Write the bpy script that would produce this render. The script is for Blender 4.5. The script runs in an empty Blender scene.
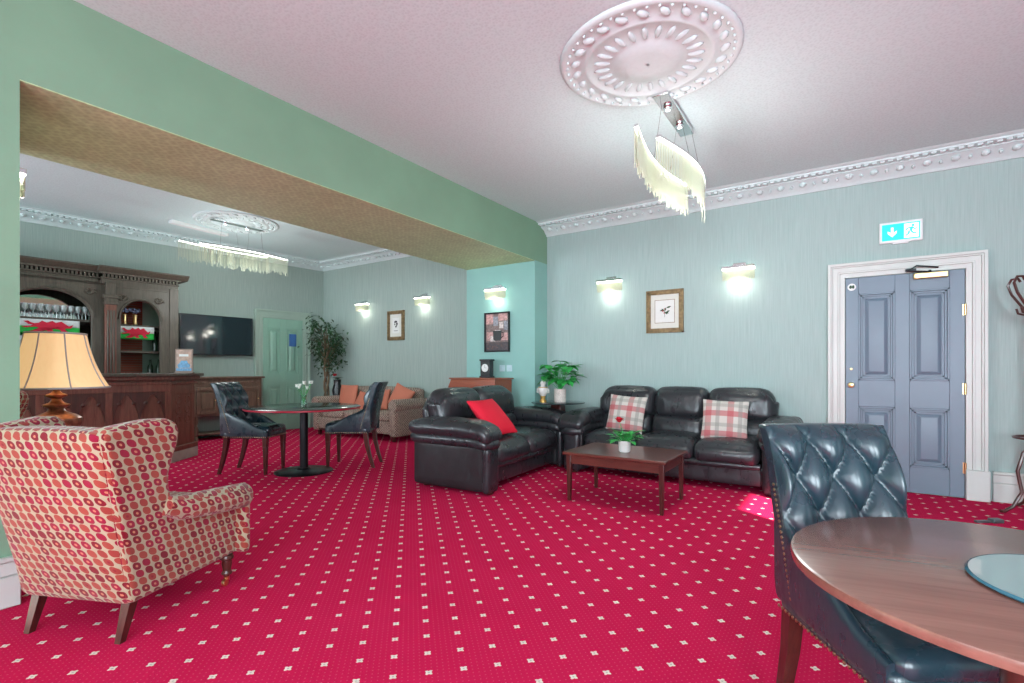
import bpy, bmesh, math, random
from math import sin, cos, pi, radians, atan2, sqrt
from mathutils import Vector, Matrix, noise as mnoise
random.seed(7)
S = bpy.context.scene
COL = S.collection
PI = pi

# ---------------------------------------------------------------- mesh builder
class MB:
    def __init__(s):
        s.v = []; s.f = []; s.mi = []; s.cur = 0
    def add(s, vs, fs, M=None):
        b = len(s.v)
        for p in vs:
            p = Vector(p)
            s.v.append(M @ p if M is not None else p)
        for f in fs:
            s.f.append([b + i for i in f]); s.mi.append(s.cur)
        return s
    def box(s, x0, x1, y0, y1, z0, z1, M=None):
        v = [(x0,y0,z0),(x1,y0,z0),(x1,y1,z0),(x0,y1,z0),(x0,y0,z1),(x1,y0,z1),(x1,y1,z1),(x0,y1,z1)]
        return s.add(v, [(0,3,2,1),(4,5,6,7),(0,1,5,4),(1,2,6,5),(2,3,7,6),(3,0,4,7)], M)
    def taper(s, c0, s0, c1, s1, M=None):
        # four sided bar from centre c0 (half size s0) to c1 (half size s1)
        v = []
        for c, h in ((c0, s0), (c1, s1)):
            v += [(c[0]-h,c[1]-h,c[2]),(c[0]+h,c[1]-h,c[2]),(c[0]+h,c[1]+h,c[2]),(c[0]-h,c[1]+h,c[2])]
        return s.add(v, [(0,3,2,1),(4,5,6,7),(0,1,5,4),(1,2,6,5),(2,3,7,6),(3,0,4,7)], M)
    def lathe(s, prof, n=24, M=None, cap=True, wob=None):
        v = []; f = []
        for (r, z) in prof:
            for k in range(n):
                a = 2*PI*k/n
                rr = r*(wob(a, z) if wob else 1)
                v.append((rr*cos(a), rr*sin(a), z))
        m = len(prof)
        for i in range(m-1):
            for k in range(n):
                k2 = (k+1) % n
                f.append((i*n+k, i*n+k2, (i+1)*n+k2, (i+1)*n+k))
        if cap:
            f.append(tuple(reversed(range(n)))); f.append(tuple((m-1)*n+k for k in range(n)))
        return s.add(v, f, M)
    def tube(s, pts, r, n=8, M=None, cap=True):
        pts = [Vector(p) for p in pts]
        v = []; f = []; m = len(pts); up = None
        for i, p in enumerate(pts):
            t = (pts[min(i+1,m-1)] - pts[max(i-1,0)]).normalized()
            if up is None:
                up = Vector((0,0,1)) if abs(t.z) < .9 else Vector((1,0,0))
            a = t.cross(up).normalized(); b = a.cross(t).normalized(); up = b
            rr = r[i] if isinstance(r, (list, tuple)) else r
            for k in range(n):
                an = 2*PI*k/n
                v.append(p + a*cos(an)*rr + b*sin(an)*rr)
        for i in range(m-1):
            for k in range(n):
                k2 = (k+1) % n
                f.append((i*n+k, i*n+k2, (i+1)*n+k2, (i+1)*n+k))
        if cap:
            f.append(tuple(reversed(range(n)))); f.append(tuple((m-1)*n+k for k in range(n)))
        return s.add(v, f, M)
    def prism(s, poly, h0, h1, M=None, axis='z'):
        n = len(poly); v = []
        for h in (h0, h1):
            for (a, b) in poly:
                v.append((a,b,h) if axis == 'z' else ((h,a,b) if axis == 'x' else (a,h,b)))
        f = [tuple(range(n)), tuple(range(2*n-1, n-1, -1))]
        for i in range(n):
            j = (i+1) % n
            f.append((i, j, n+j, n+i))
        return s.add(v, f, M)
    def rbox(s, c, size, r=.04, n=8, bulge=(0,0,0), M=None, fn=None):
        # rounded, optionally puffed box
        hx, hy, hz = size[0]/2, size[1]/2, size[2]/2
        r = min(r, hx, hy, hz)
        idx = {}; v = []; f = []
        g = [-1 + 2*i/n for i in range(n+1)]
        g = [math.copysign(abs(t)**.75, t) for t in g]
        def vert(p):
            k = tuple(round(q, 5) for q in p)
            if k in idx: return idx[k]
            x, y, z = p
            P = Vector((x*hx, y*hy, z*hz))
            I = Vector((max(-hx+r, min(hx-r, P.x)), max(-hy+r, min(hy-r, P.y)), max(-hz+r, min(hz-r, P.z))))
            d = P - I
            if d.length > 1e-9: P = I + d.normalized()*min(r, d.length if d.length < r else r)
            P.x += math.copysign(bulge[0], x)*(1-y*y)*(1-z*z)*(abs(x))
            P.y += math.copysign(bulge[1], y)*(1-x*x)*(1-z*z)*(abs(y))
            P.z += math.copysign(bulge[2], z)*(1-x*x)*(1-y*y)*(abs(z))
            if fn: P = fn(P, (x, y, z))
            v.append((P.x+c[0], P.y+c[1], P.z+c[2])); idx[k] = len(v)-1
            return idx[k]
        for ax in range(3):
            for sg in (-1, 1):
                for i in range(n):
                    for j in range(n):
                        q = []
                        for (a, b) in ((i,j),(i+1,j),(i+1,j+1),(i,j+1)):
                            p = [0,0,0]; p[ax] = sg; p[(ax+1)%3] = g[a]; p[(ax+2)%3] = g[b]
                            q.append(vert(tuple(p)))
                        if sg < 0: q.reverse()
                        f.append(tuple(q))
        return s.add(v, f, M)
    def ball(s, c, r, n=10, m=7, M=None):
        rx, ry, rz = r if isinstance(r, (list, tuple)) else (r, r, r)
        v = [(c[0],c[1],c[2]-rz)]; f = []
        for i in range(1, m):
            t = -PI/2 + PI*i/m
            for k in range(n):
                a = 2*PI*k/n
                v.append((c[0]+rx*cos(t)*cos(a), c[1]+ry*cos(t)*sin(a), c[2]+rz*sin(t)))
        v.append((c[0],c[1],c[2]+rz)); L = len(v)-1
        for k in range(n):
            k2 = (k+1) % n
            f.append((0, 1+k2, 1+k)); f.append((L, 1+(m-2)*n+k, 1+(m-2)*n+k2))
            for i in range(m-2):
                f.append((1+i*n+k, 1+i*n+k2, 1+(i+1)*n+k2, 1+(i+1)*n+k))
        return s.add(v, f, M)
    def grid(s, fn, nu, nv, M=None):
        v = [fn(i/nu, j/nv) for j in range(nv+1) for i in range(nu+1)]
        f = [(j*(nu+1)+i, j*(nu+1)+i+1, (j+1)*(nu+1)+i+1, (j+1)*(nu+1)+i) for j in range(nv) for i in range(nu)]
        return s.add(v, f, M)
    def leaf(s, base, d, L, W, up=Vector((0,0,1)), bend=.25):
        d = Vector(d).normalized(); base = Vector(base)
        a = d.cross(up)
        a = a.normalized() if a.length > 1e-4 else Vector((1,0,0))
        n = a.cross(d).normalized()
        v = []
        prof = [(0,.05),(.2,.7),(.45,1),(.7,.75),(.9,.3),(1,.02)]
        for (t, w) in prof:
            c = base + d*L*t - n*bend*L*t*t
            v += [c - a*W*w/2 + n*W*.12*w, c, c + a*W*w/2 + n*W*.12*w]
        f = []
        for i in range(len(prof)-1):
            f += [(i*3, i*3+1, i*3+4, i*3+3), (i*3+1, i*3+2, i*3+5, i*3+4)]
        return s.add(v, f)
    def build(s, name, m, parent=None, loc=None, bevel=0, smooth=True, ang=38, uv=False, seg=2, sub=0, thick=0):
        me = bpy.data.meshes.new(name)
        me.from_pydata([tuple(p) for p in s.v], [], s.f)
        ms = m if isinstance(m, (list, tuple)) else [m]
        for q in ms: me.materials.append(q)
        if len(ms) > 1:
            me.polygons.foreach_set('material_index', s.mi)
        bm = bmesh.new(); bm.from_mesh(me)
        bmesh.ops.recalc_face_normals(bm, faces=bm.faces)
        if uv:
            l = bm.loops.layers.uv.new('UVMap'); bm.normal_update()
            for f in bm.faces:
                n = f.normal
                ax = max(range(3), key=lambda k: abs(n[k])*(1.0 if k != 2 else .9))
                for lp in f.loops:
                    c = lp.vert.co
                    lp[l].uv = ((c.y, c.z) if ax == 0 else ((c.x, c.z) if ax == 1 else (c.x, c.y)))
        bm.to_mesh(me); bm.free()
        if smooth:
            me.polygons.foreach_set('use_smooth', [True]*len(me.polygons))
            me.set_sharp_from_angle(angle=radians(ang))
        o = bpy.data.objects.new(name, me); COL.objects.link(o)
        if parent is not None: o.parent = parent
        if loc is not None: o.location = loc
        if thick:
            t = o.modifiers.new('thick', 'SOLIDIFY'); t.thickness = thick
        if bevel:
            b = o.modifiers.new('bevel', 'BEVEL'); b.width = bevel; b.segments = seg; b.limit_method = 'ANGLE'; b.angle_limit = radians(35)
        if sub:
            b = o.modifiers.new('sub', 'SUBSURF'); b.levels = sub; b.render_levels = sub
        return o

def thing(name, label, cat, loc=(0,0,0), rz=0, group=None):
    o = bpy.data.objects.new(name, None); COL.objects.link(o)
    o.location = loc; o.rotation_euler = (0,0,rz); o.empty_display_size = .1
    return tag(o, label, cat, group)
def tag(o, label, cat, group=None, kind=None):
    o['label'] = label; o['category'] = cat
    if group: o['group'] = group
    if kind: o['kind'] = kind
    return o
def struct(o):
    o['kind'] = 'structure'; return o
def copy_tree(o, parent=None):
    c = o.copy(); COL.objects.link(c)
    if parent is not None: c.parent = parent
    for ch in list(o.children): copy_tree(ch, c)
    return c
def dup(o, label, loc, rz=None, group=None):
    c = copy_tree(o); c.location = loc
    if rz is not None: c.rotation_euler = (0,0,rz)
    c['label'] = label
    if group: c['group'] = group
    return c
def face(fx, fy): return atan2(-fx, fy)          # local +y looks along (fx, fy)
def T(x, y, z, rz=0, rx=0, ry=0):
    return Matrix.Translation((x,y,z)) @ Matrix.Rotation(rz,4,'Z') @ Matrix.Rotation(ry,4,'Y') @ Matrix.Rotation(rx,4,'X')

# ---------------------------------------------------------------- materials
class NT:
    def __init__(s, name):
        s.m = bpy.data.materials.new(name); s.m.use_nodes = True
        s.t = s.m.node_tree; s.n = s.t.nodes; s.b = s.n['Principled BSDF']
    def nd(s, t, **k):
        x = s.n.new(t)
        for a, b in k.items(): setattr(x, a, b)
        return x
    def lk(s, a, b): s.t.links.new(a, b)
    def sv(s, inp, v):
        if hasattr(v, 'is_linked') or isinstance(v, bpy.types.NodeSocket): s.lk(v, inp)
        else: inp.default_value = v
    def m_(s, op, a, b=0.0, c=0.0):
        x = s.nd('ShaderNodeMath', operation=op)
        s.sv(x.inputs[0], a); s.sv(x.inputs[1], b)
        if len(x.inputs) > 2: s.sv(x.inputs[2], c)
        return x.outputs[0]
    def mix(s, f, a, b):
        x = s.nd('ShaderNodeMix', data_type='RGBA')
        s.sv(x.inputs[0], f)
        s.sv(x.inputs[6], a if not isinstance(a, tuple) else (*a[:3], 1)); s.sv(x.inputs[7], b if not isinstance(b, tuple) else (*b[:3], 1))
        return x.outputs[2]
    def co(s, kind='Object', sc=(1,1,1), rot=(0,0,0)):
        c = s.nd('ShaderNodeTexCoord'); mp = s.nd('ShaderNodeMapping')
        s.lk(c.outputs[kind], mp.inputs[0]); mp.inputs['Scale'].default_value = sc; mp.inputs['Rotation'].default_value = rot
        return mp.outputs[0]
    def noise(s, v, sc, det=3, rough=.5):
        x = s.nd('ShaderNodeTexNoise'); s.lk(v, x.inputs['Vector'])
        x.inputs['Scale'].default_value = sc; x.inputs['Detail'].default_value = det; x.inputs['Roughness'].default_value = rough
        return x.outputs[0]
    def sep(s, v):
        x = s.nd('ShaderNodeSeparateXYZ'); s.lk(v, x.inputs[0]); return x.outputs
    def comb(s, a, b, c=0.0):
        x = s.nd('ShaderNodeCombineXYZ'); s.sv(x.inputs[0], a); s.sv(x.inputs[1], b); s.sv(x.inputs[2], c); return x.outputs[0]
    def ramp(s, v, stops, const=False):
        x = s.nd('ShaderNodeValToRGB'); s.lk(v, x.inputs[0]); r = x.color_ramp
        if const: r.interpolation = 'CONSTANT'
        while len(r.elements) < len(stops): r.elements.new(.5)
        for e, (p, c) in zip(r.elements, stops):
            e.position = p; e.color = (*c[:3], 1) if isinstance(c, tuple) else (c, c, c, 1)
        return x.outputs[0]
    def bump(s, h, st=.3, d=.01):
        x = s.nd('ShaderNodeBump'); s.lk(h, x.inputs['Height']); x.inputs['Strength'].default_value = st; x.inputs['Distance'].default_value = d
        s.lk(x.outputs[0], s.b.inputs['Normal'])
    def base(s, c): s.sv(s.b.inputs['Base Color'], c if not isinstance(c, tuple) else (*c[:3], 1))
    def set(s, **k):
        for a, b in k.items(): s.sv(s.b.inputs[a.replace('_', ' ')], b)
def mat(name, col, rough=.5, metal=0, bump=None, var=None, **k):
    t = NT(name); c = (*col, 1)
    t.b.inputs['Roughness'].default_value = rough; t.b.inputs['Metallic'].default_value = metal
    v = t.co()
    if var:
        n = t.noise(v, var[0], 4); c2 = tuple(q*(1-var[1]) for q in col); c3 = tuple(min(1,q*(1+var[1])) for q in col)
        t.base(t.mix(t.ramp(n, [(.3, 0.0), (.7, 1.0)]), c2, c3))
    else:
        n = t.noise(v, 30, 2)
        t.base(t.mix(n, tuple(q*.95 for q in col), tuple(min(1, q*1.05) for q in col)))
    if bump: t.bump(t.noise(v, bump[0], 4), bump[1], .01)
    for a, b in k.items(): t.b.inputs[a.replace('_', ' ')].default_value = b
    return t.m
def wood(name, c1, c2, rough=.3, axis=0, sc=1.0, coat=.3):
    t = NT(name); s3 = [14*sc]*3; s3[axis] = 1.2*sc
    v = t.co(sc=tuple(s3)); n = t.noise(v, 3, 6, .65)
    fine = [90*sc]*3; fine[axis] = 5*sc
    n2 = t.noise(t.co(sc=tuple(fine)), 2, 3)
    f = t.m_('ADD', t.m_('MULTIPLY', n, .7), t.m_('MULTIPLY', n2, .3))
    t.base(t.mix(t.ramp(f, [(.32, 0.0), (.68, 1.0)]), c1, c2))
    t.set(Roughness=rough, Coat_Weight=coat, Coat_Roughness=.15); t.bump(n2, .08, .003)
    return t.m
def leather(name, col, rough=.36, spec=.5, wr=.5):
    t = NT(name); v = t.co()
    vo = t.nd('ShaderNodeTexVoronoi'); t.lk(v, vo.inputs['Vector']); vo.inputs['Scale'].default_value = 260
    n = t.noise(v, 7, 2, .5); n2 = t.noise(t.co(sc=(7,7,3)), 2.2, 2, .5)
    h = t.m_('ADD', t.m_('MULTIPLY', vo.outputs['Distance'], .02), t.m_('ADD', t.m_('MULTIPLY', n, .9), t.m_('MULTIPLY', n2, .9)))
    t.base(t.mix(n, tuple(q*.75 for q in col), tuple(q*1.3 for q in col)))
    t.set(Roughness=t.ramp(n2, [(.3, rough*.8), (.7, rough*1.25)]), Specular_IOR_Level=spec); t.bump(h, wr, .02)
    return t.m
def wallpaper(name, c1, c2, st=.25):
    t = NT(name); n = t.noise(t.co(sc=(55,55,1.4)), 2, 5, .6); n2 = t.noise(t.co(), 1.3, 2)
    n3 = t.noise(t.co(sc=(160,160,30)), 1, 2)
    c = t.mix(t.ramp(n, [(.34, 0.0), (.66, 1.0)]), c1, c2)
    t.base(c); t.set(Roughness=.75); t.bump(t.m_('ADD', n, n3), st, .006)
    return t.m
def emit(name, col, st, base=(.8,.8,.8)):
    t = NT(name); t.base(base); t.set(Emission_Color=(*col, 1), Emission_Strength=st)
    t.b.inputs['Roughness'].default_value = .4
    return t.m

M = {}
M['wall'] = wallpaper('green_silk_wallpaper', (.315,.425,.405), (.385,.495,.475), .12)
M['wall2'] = wallpaper('sage_silk_wallpaper', (.285,.36,.325), (.35,.43,.395), .12)
M['paint'] = mat('green_wall_paint', (.19,.335,.225), .7, bump=(60,.04), var=(2,.05))
M['teal'] = mat('teal_wall_paint', (.235,.45,.41), .7, bump=(60,.04), var=(2,.05))
def ceiling_mat(name, c1, c2):
    t = NT(name); v = t.co()
    vo = t.nd('ShaderNodeTexVoronoi'); t.lk(v, vo.inputs['Vector']); vo.inputs['Scale'].default_value = 55
    n = t.noise(v, 40, 3)
    t.base(t.mix(t.ramp(vo.outputs['Distance'], [(.1, 0.0), (.6, 1.0)]), c1, c2)); t.set(Roughness=.8)
    t.bump(t.m_('ADD', vo.outputs['Distance'], n), .15, .004); return t.m
M['ceil'] = ceiling_mat('embossed_white_ceiling_paper', (.53,.66,.665), (.60,.74,.745))
def soffit_mat():
    t = NT('olive_brown_embossed_paper'); v = t.co(sc=(1,1,1), rot=(0,0,.78))
    br = t.nd('ShaderNodeTexVoronoi'); t.lk(v, br.inputs['Vector']); br.inputs['Scale'].default_value = 24; br.distance = 'CHEBYCHEV'
    br.inputs['Randomness'].default_value = .55
    n = t.noise(v, 7, 3)
    f = t.m_('ADD', t.m_('MULTIPLY', br.outputs['Distance'], .8), t.m_('MULTIPLY', n, .5))
    t.base(t.mix(t.ramp(f, [(.3, 0.0), (.8, 1.0)]), (.40,.54,.29), (.57,.74,.43))); t.set(Roughness=.7)
    t.bump(br.outputs['Distance'], .3, .006); return t.m
M['soffit'] = soffit_mat()
M['plaster'] = mat('white_moulded_plaster', (.62,.72,.72), .6, bump=(25,.1))
M['cream'] = mat('cream_gloss_paint', (.58,.61,.58), .4, var=(3,.04))
M['palegreen'] = mat('pale_green_gloss_paint', (.36,.47,.40), .45, var=(3,.04))
M['mint'] = mat('mint_door_paint', (.27,.47,.37), .45, var=(3,.04))
M['blue'] = mat('grey_blue_gloss_paint', (.155,.215,.275), .4, var=(2,.06))
def carpet_mat():
    t = NT('red_carpet_with_cream_motifs'); v = t.co(); x, y, z = t.sep(v)
    per = .192
    u = t.m_('DIVIDE', x, per); w = t.m_('DIVIDE', y, per)
    a = t.m_('ADD', u, w); b = t.m_('SUBTRACT', u, w)          # staggered lattice
    la = t.m_('SUBTRACT', t.m_('FRACT', a), .5); lb = t.m_('SUBTRACT', t.m_('FRACT', b), .5)
    dx = t.m_('ADD', la, lb); dy = t.m_('SUBTRACT', la, lb)
    # four petal motif
    r = t.m_('SQRT', t.m_('ADD', t.m_('MULTIPLY', dx, dx), t.m_('MULTIPLY', dy, dy)))
    th = t.m_('ARCTAN2', dy, dx)
    rad = t.m_('ADD', .15, t.m_('MULTIPLY', t.m_('COSINE', t.m_('MULTIPLY', th, 4)), .035))
    nz = t.noise(v, 180, 2)
    mo = t.m_('LESS_THAN', t.m_('ADD', r, t.m_('MULTIPLY', nz, .05)), t.m_('ADD', rad, .02))
    core = t.m_('LESS_THAN', r, .045)
    # pin dots
    q = .032
    pa = t.m_('SUBTRACT', t.m_('FRACT', t.m_('DIVIDE', t.m_('ADD', x, y), q)), .5); pb = t.m_('SUBTRACT', t.m_('FRACT', t.m_('DIVIDE', t.m_('SUBTRACT', x, y), q)), .5)
    pr = t.m_('ADD', t.m_('MULTIPLY', pa, pa), t.m_('MULTIPLY', pb, pb))
    pin = t.m_('LESS_THAN', pr, .018)
    n = t.noise(v, 2.2, 3); nf = t.noise(v, 300, 2)
    c = t.mix(n, (.52,.010,.064), (.62,.019,.092))
    c = t.mix(t.m_('MULTIPLY', nf, .35), c, (.33,.006,.03))
    c = t.mix(t.m_('MULTIPLY', pin, .22), c, (.75,.22,.27))
    c = t.mix(mo, c, (.72,.60,.53)); c = t.mix(t.m_('MULTIPLY', core, .7), c, (.30,.33,.28))
    t.base(c); t.set(Roughness=1.0, Specular_IOR_Level=.02); t.bump(nf, .5, .006)
    return t.m
M['carpet'] = carpet_mat()
def dots_mat():
    t = NT('cream_fabric_with_red_ovals'); c = t.nd('ShaderNodeTexCoord'); x, y, z = t.sep(c.outputs['UV'])
    pu, pv = .046, .0385
    v = t.m_('DIVIDE', y, pv); row = t.m_('FLOOR', v)
    u = t.m_('ADD', t.m_('DIVIDE', x, pu), t.m_('MULTIPLY', row, .36)); cl = t.m_('FLOOR', u)
    lx = t.m_('SUBTRACT', t.m_('FRACT', u), .5); ly = t.m_('SUBTRACT', t.m_('FRACT', v), .5)
    lx2 = t.m_('ADD', lx, t.m_('MULTIPLY', ly, .22)); ly2 = t.m_('ADD', ly, t.m_('MULTIPLY', lx, .25))
    d = t.m_('SQRT', t.m_('ADD', t.m_('POWER', t.m_('DIVIDE', t.m_('ABSOLUTE', lx2), .41), 2.3), t.m_('POWER', t.m_('DIVIDE', t.m_('ABSOLUTE', ly2), .43), 2.3)))
    wn = t.nd('ShaderNodeTexWhiteNoise', noise_dimensions='2D'); t.lk(t.comb(cl, row), wn.inputs['Vector'])
    rnd = wn.outputs['Value']
    dot = t.m_('LESS_THAN', d, 1.0)
    colr = t.ramp(rnd, [(0, (.17,.002,.012)), (.28, (.27,.036,.028)), (.5, (.25,.003,.028)), (.76, (.30,.05,.034))], True)
    ringc = t.ramp(rnd, [(0, (.48,.19,.11)), (.22, (.17,.002,.012)), (.28, (.27,.036,.028)), (.42, (.22,.01,.02)), (.5, (.48,.17,.11)), (.68, (.25,.003,.028)), (.76, (.30,.05,.034))], True)
    core = t.m_('LESS_THAN', d, .27)
    nf = t.noise(t.co(), 260, 2)
    base = t.mix(nf, (.33,.295,.19), (.40,.36,.24))
    cc = t.mix(dot, base, t.mix(core, colr, ringc))
    t.base(cc); t.set(Roughness=.8, Sheen_Weight=.25, Specular_IOR_Level=.2); t.bump(nf, .25, .003)
    return t.m
M['dots'] = dots_mat()
M['leather'] = leather('black_leather', (.020,.022,.026), .31, .6, .30)
M['leathers'] = leather('smooth_black_leather', (.019,.019,.021), .4, .4, .12)
M['leather2'] = leather('blue_black_leather', (.014,.034,.046), .28, .7, .18)
M['mahog'] = wood('mahogany', (.055,.014,.010), (.14,.036,.024), .28)
M['mahogy'] = wood('mahogany_lengthwise', (.055,.014,.010), (.14,.036,.024), .28, axis=1)
M['tabletop'] = wood('brown_polished_wood', (.15,.062,.045), (.24,.105,.078), .26, axis=0, sc=.6, coat=.35)
M['darkleg'] = wood('dark_red_brown_wood', (.035,.009,.007), (.085,.02,.014), .3, axis=2)
M['barwood'] = wood('carved_red_brown_oak', (.085,.024,.016), (.24,.085,.055), .45, axis=2, coat=.15)
M['barpanel'] = wood('red_brown_oak_panel', (.11,.034,.022), (.26,.10,.066), .45, axis=2, coat=.15)
M['barshade'] = wood('oak_painted_carving_shade', (.04,.012,.009), (.10,.034,.022), .45, axis=2, coat=.15)  # darkened oak; the carved tracery's shade is put into its colour
M['baroak'] = wood('grey_brown_carved_oak', (.045,.036,.026), (.115,.095,.070), .55, axis=2, coat=.1)
M['sideoak'] = wood('brown_oak', (.07,.042,.028), (.20,.115,.075), .45, axis=2, coat=.2)
M['burwood'] = wood('orange_red_wood', (.20,.045,.020), (.34,.09,.04), .35, axis=0)
M['black'] = mat('black_gloss', (.012,.013,.015), .25)
M['blackmetal'] = mat('black_metal', (.02,.022,.025), .35, .6)
M['chrome'] = mat('chrome', (.75,.77,.78), .12, 1)
M['brass'] = mat('brass', (.72,.52,.25), .28, 1)
M['nail'] = mat('antique_brass_nails', (.42,.32,.20), .35, 1)
M['copper'] = mat('copper_brown_glazed_metal', (.30,.13,.075), .32, .6, var=(30,.5))
M['gilt'] = mat('dull_gilt', (.25,.17,.085), .4, .5, bump=(60,.3), var=(25,.35))
M['white'] = mat('white_ceramic', (.72,.70,.66), .35)
M['speck'] = mat('speckled_cream_pot', (.62,.55,.50), .6, var=(90,.25))
M['paper'] = mat('white_paper', (.72,.73,.70), .7)
M['matboard'] = mat('cream_mount_board', (.66,.66,.60), .8)
M['stone'] = mat('grey_beige_stone_plinth', (.38,.36,.31), .6, var=(8,.15))
M['leaf'] = mat('bright_green_leaf', (.035,.36,.07), .42, var=(14,.5))
M['leafd'] = mat('dark_green_leaf', (.022,.075,.025), .5, var=(14,.5))
M['stem'] = mat('brown_bark', (.16,.11,.065), .8, bump=(40,.5), var=(20,.3))
M['redpetal'] = mat('red_petal', (.55,.01,.03), .55, var=(30,.3))
M['whitepetal'] = mat('white_petal', (.82,.84,.78), .6)
M['bluepetal'] = mat('dusty_blue_petal', (.18,.22,.36), .7, var=(30,.3))
M['redcush'] = mat('bright_red_cloth', (.72,.003,.030), .75, bump=(220,.15), var=(3,.03))
M['orange'] = mat('orange_cloth', (.52,.165,.10), .8, bump=(220,.15), var=(5,.06))
def plaid_mat():
    t = NT('red_grey_cream_plaid'); c = t.nd('ShaderNodeTexCoord'); x, y, z = t.sep(c.outputs['UV'])
    def band(s, per, lo, hi, off=0.0):
        f = t.m_('FRACT', t.m_('ADD', t.m_('DIVIDE', s, per), off))
        return t.m_('MULTIPLY', t.m_('GREATER_THAN', f, lo), t.m_('LESS_THAN', f, hi))
    nf = t.noise(t.co(), 200, 2)
    base = t.mix(nf, (.50,.48,.43), (.60,.57,.52))
    rx, rz = band(x, .21, .12, .40), band(y, .21, .12, .40)
    gx, gz = band(x, .21, .60, .78), band(y, .21, .60, .78)
    base = t.mix(t.m_('MULTIPLY', rx, .6), base, (.42,.07,.08)); base = t.mix(t.m_('MULTIPLY', rz, .65), base, (.42,.05,.07))
    base = t.mix(t.m_('MULTIPLY', gx, .55), base, (.22,.22,.20)); base = t.mix(t.m_('MULTIPLY', gz, .5), base, (.24,.25,.22))
    t.base(base); t.set(Roughness=.9); t.bump(nf, .3, .003); return t.m
M['plaid'] = plaid_mat()
def weave_mat():
    t = NT('beige_brown_patterned_upholstery'); c = t.nd('ShaderNodeTexCoord'); x, y, z = t.sep(c.outputs['UV'])
    u = t.m_('SINE', t.m_('MULTIPLY', x, 150)); w = t.m_('SINE', t.m_('MULTIPLY', y, 150))
    f = t.m_('MULTIPLY', u, w); n = t.noise(t.co(), 30, 3)
    t.base(t.mix(t.ramp(t.m_('ADD', t.m_('MULTIPLY', f, .5), n), [(.25, 0.0), (.75, 1.0)]), (.13,.085,.065), (.42,.33,.27)))
    t.set(Roughness=.9); return t.m
M['weave'] = weave_mat()
def brick_reflection_mat():  # brick seen reflected behind the bar, painted as a flat pattern
    t = NT('painted_brick_reflection'); v = t.co(rot=(PI/2, 0, PI/2)); c = t.nd('ShaderNodeTexCoord'); x, y, z = t.sep(c.outputs['Object'])
    b = t.nd('ShaderNodeTexBrick'); t.lk(t.comb(y, z), b.inputs['Vector'])
    b.inputs['Scale'].default_value = 1; b.inputs['Brick Width'].default_value = .11; b.inputs['Row Height'].default_value = .038; b.inputs['Mortar Size'].default_value = .005
    b.inputs['Color1'].default_value = (.34,.08,.045,1); b.inputs['Color2'].default_value = (.25,.05,.03,1); b.inputs['Mortar'].default_value = (.20,.13,.10,1)
    t.base(b.outputs['Color']); t.set(Roughness=.85); return t.m
M['brickrefl'] = brick_reflection_mat()
def glass_mat(name, col, rough=.02, alpha=1.0):
    t = NT(name); t.base(col); t.set(Roughness=rough, Transmission_Weight=alpha, IOR=1.45); return t.m
M['glass'] = glass_mat('clear_glass', (.93,.97,.96))
M['crystal'] = mat('crystal_rods', (.78,.82,.66), .1, 0, Transmission_Weight=.35, IOR=1.45)
M['mirror'] = mat('mirror_glass', (.80,.84,.85), .02, 1)
M['winebottle'] = mat('dark_green_bottle_glass', (.015,.04,.02), .08)
M['screen'] = mat('tv_screen', (.012,.018,.026), .06, Specular_IOR_Level=.9)
M['led'] = emit('led_strip', (1,.99,.95), 7)
M['ledc'] = emit('led_strip_long', (1,.99,.92), 2.5)
M['spot'] = emit('spot_lens', (1,1,1), 3)
M['exit'] = emit('exit_sign_turquoise', (.0,.75,.62), .40, (0,.55,.45))
M['exitw'] = emit('exit_sign_white', (.9,1,.97), .35)
def shade_mat():
    t = NT('cream_silk_lampshade'); n = t.noise(t.co(sc=(1,1,.2)), 60, 2)
    t.base(t.mix(n, (.62,.44,.24), (.70,.52,.30))); t.set(Roughness=.8, Emission_Color=(1,.60,.27,1), Emission_Strength=.33); return t.m
M['shade'] = shade_mat()
M['trimcloth'] = mat('grey_lilac_lampshade_trim', (.42,.38,.37), .8)
M['plastic'] = mat('white_plastic', (.75,.76,.76), .4)
M['flagw'] = mat('white_flag_cloth', (.62,.66,.66), .8); M['flagg'] = mat('green_flag_cloth', (.01,.38,.05), .8); M['flagr'] = mat('red_flag_cloth', (.55,.01,.04), .8)
M['dark'] = mat('dark_ink', (.03,.03,.035), .7)

# ---------------------------------------------------------------- camera
cam = bpy.data.cameras.new('camera'); co = bpy.data.objects.new('camera', cam); COL.objects.link(co)
co.location = (0, 0, 1.18); co.rotation_euler = (PI/2, 0, radians(33.69))
cam.sensor_width = 36; cam.lens = 500/1024*36; cam.shift_x = .001; cam.shift_y = 27.5/1024
cam.clip_start = .02
S.camera = co

# ---------------------------------------------------------------- room shell
H1, H2 = 3.17, 3.34
XS, XN = -4.63, -3.46           # far and near faces of the wide beam
YB, YF = 6.10, 6.45             # far wall in the near room and in the bar room
YR, XR = -2.6, 3.3
P0 = Vector((-8.96, 6.45)); DW = Vector((-.0817, -.9967)); NW = Vector((.9967, -.0817)); RW = -atan2(.0817, .9967)
def WL(x, s, z=0): p = P0 + NW*x + DW*s; return (p.x, p.y, z)

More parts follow.
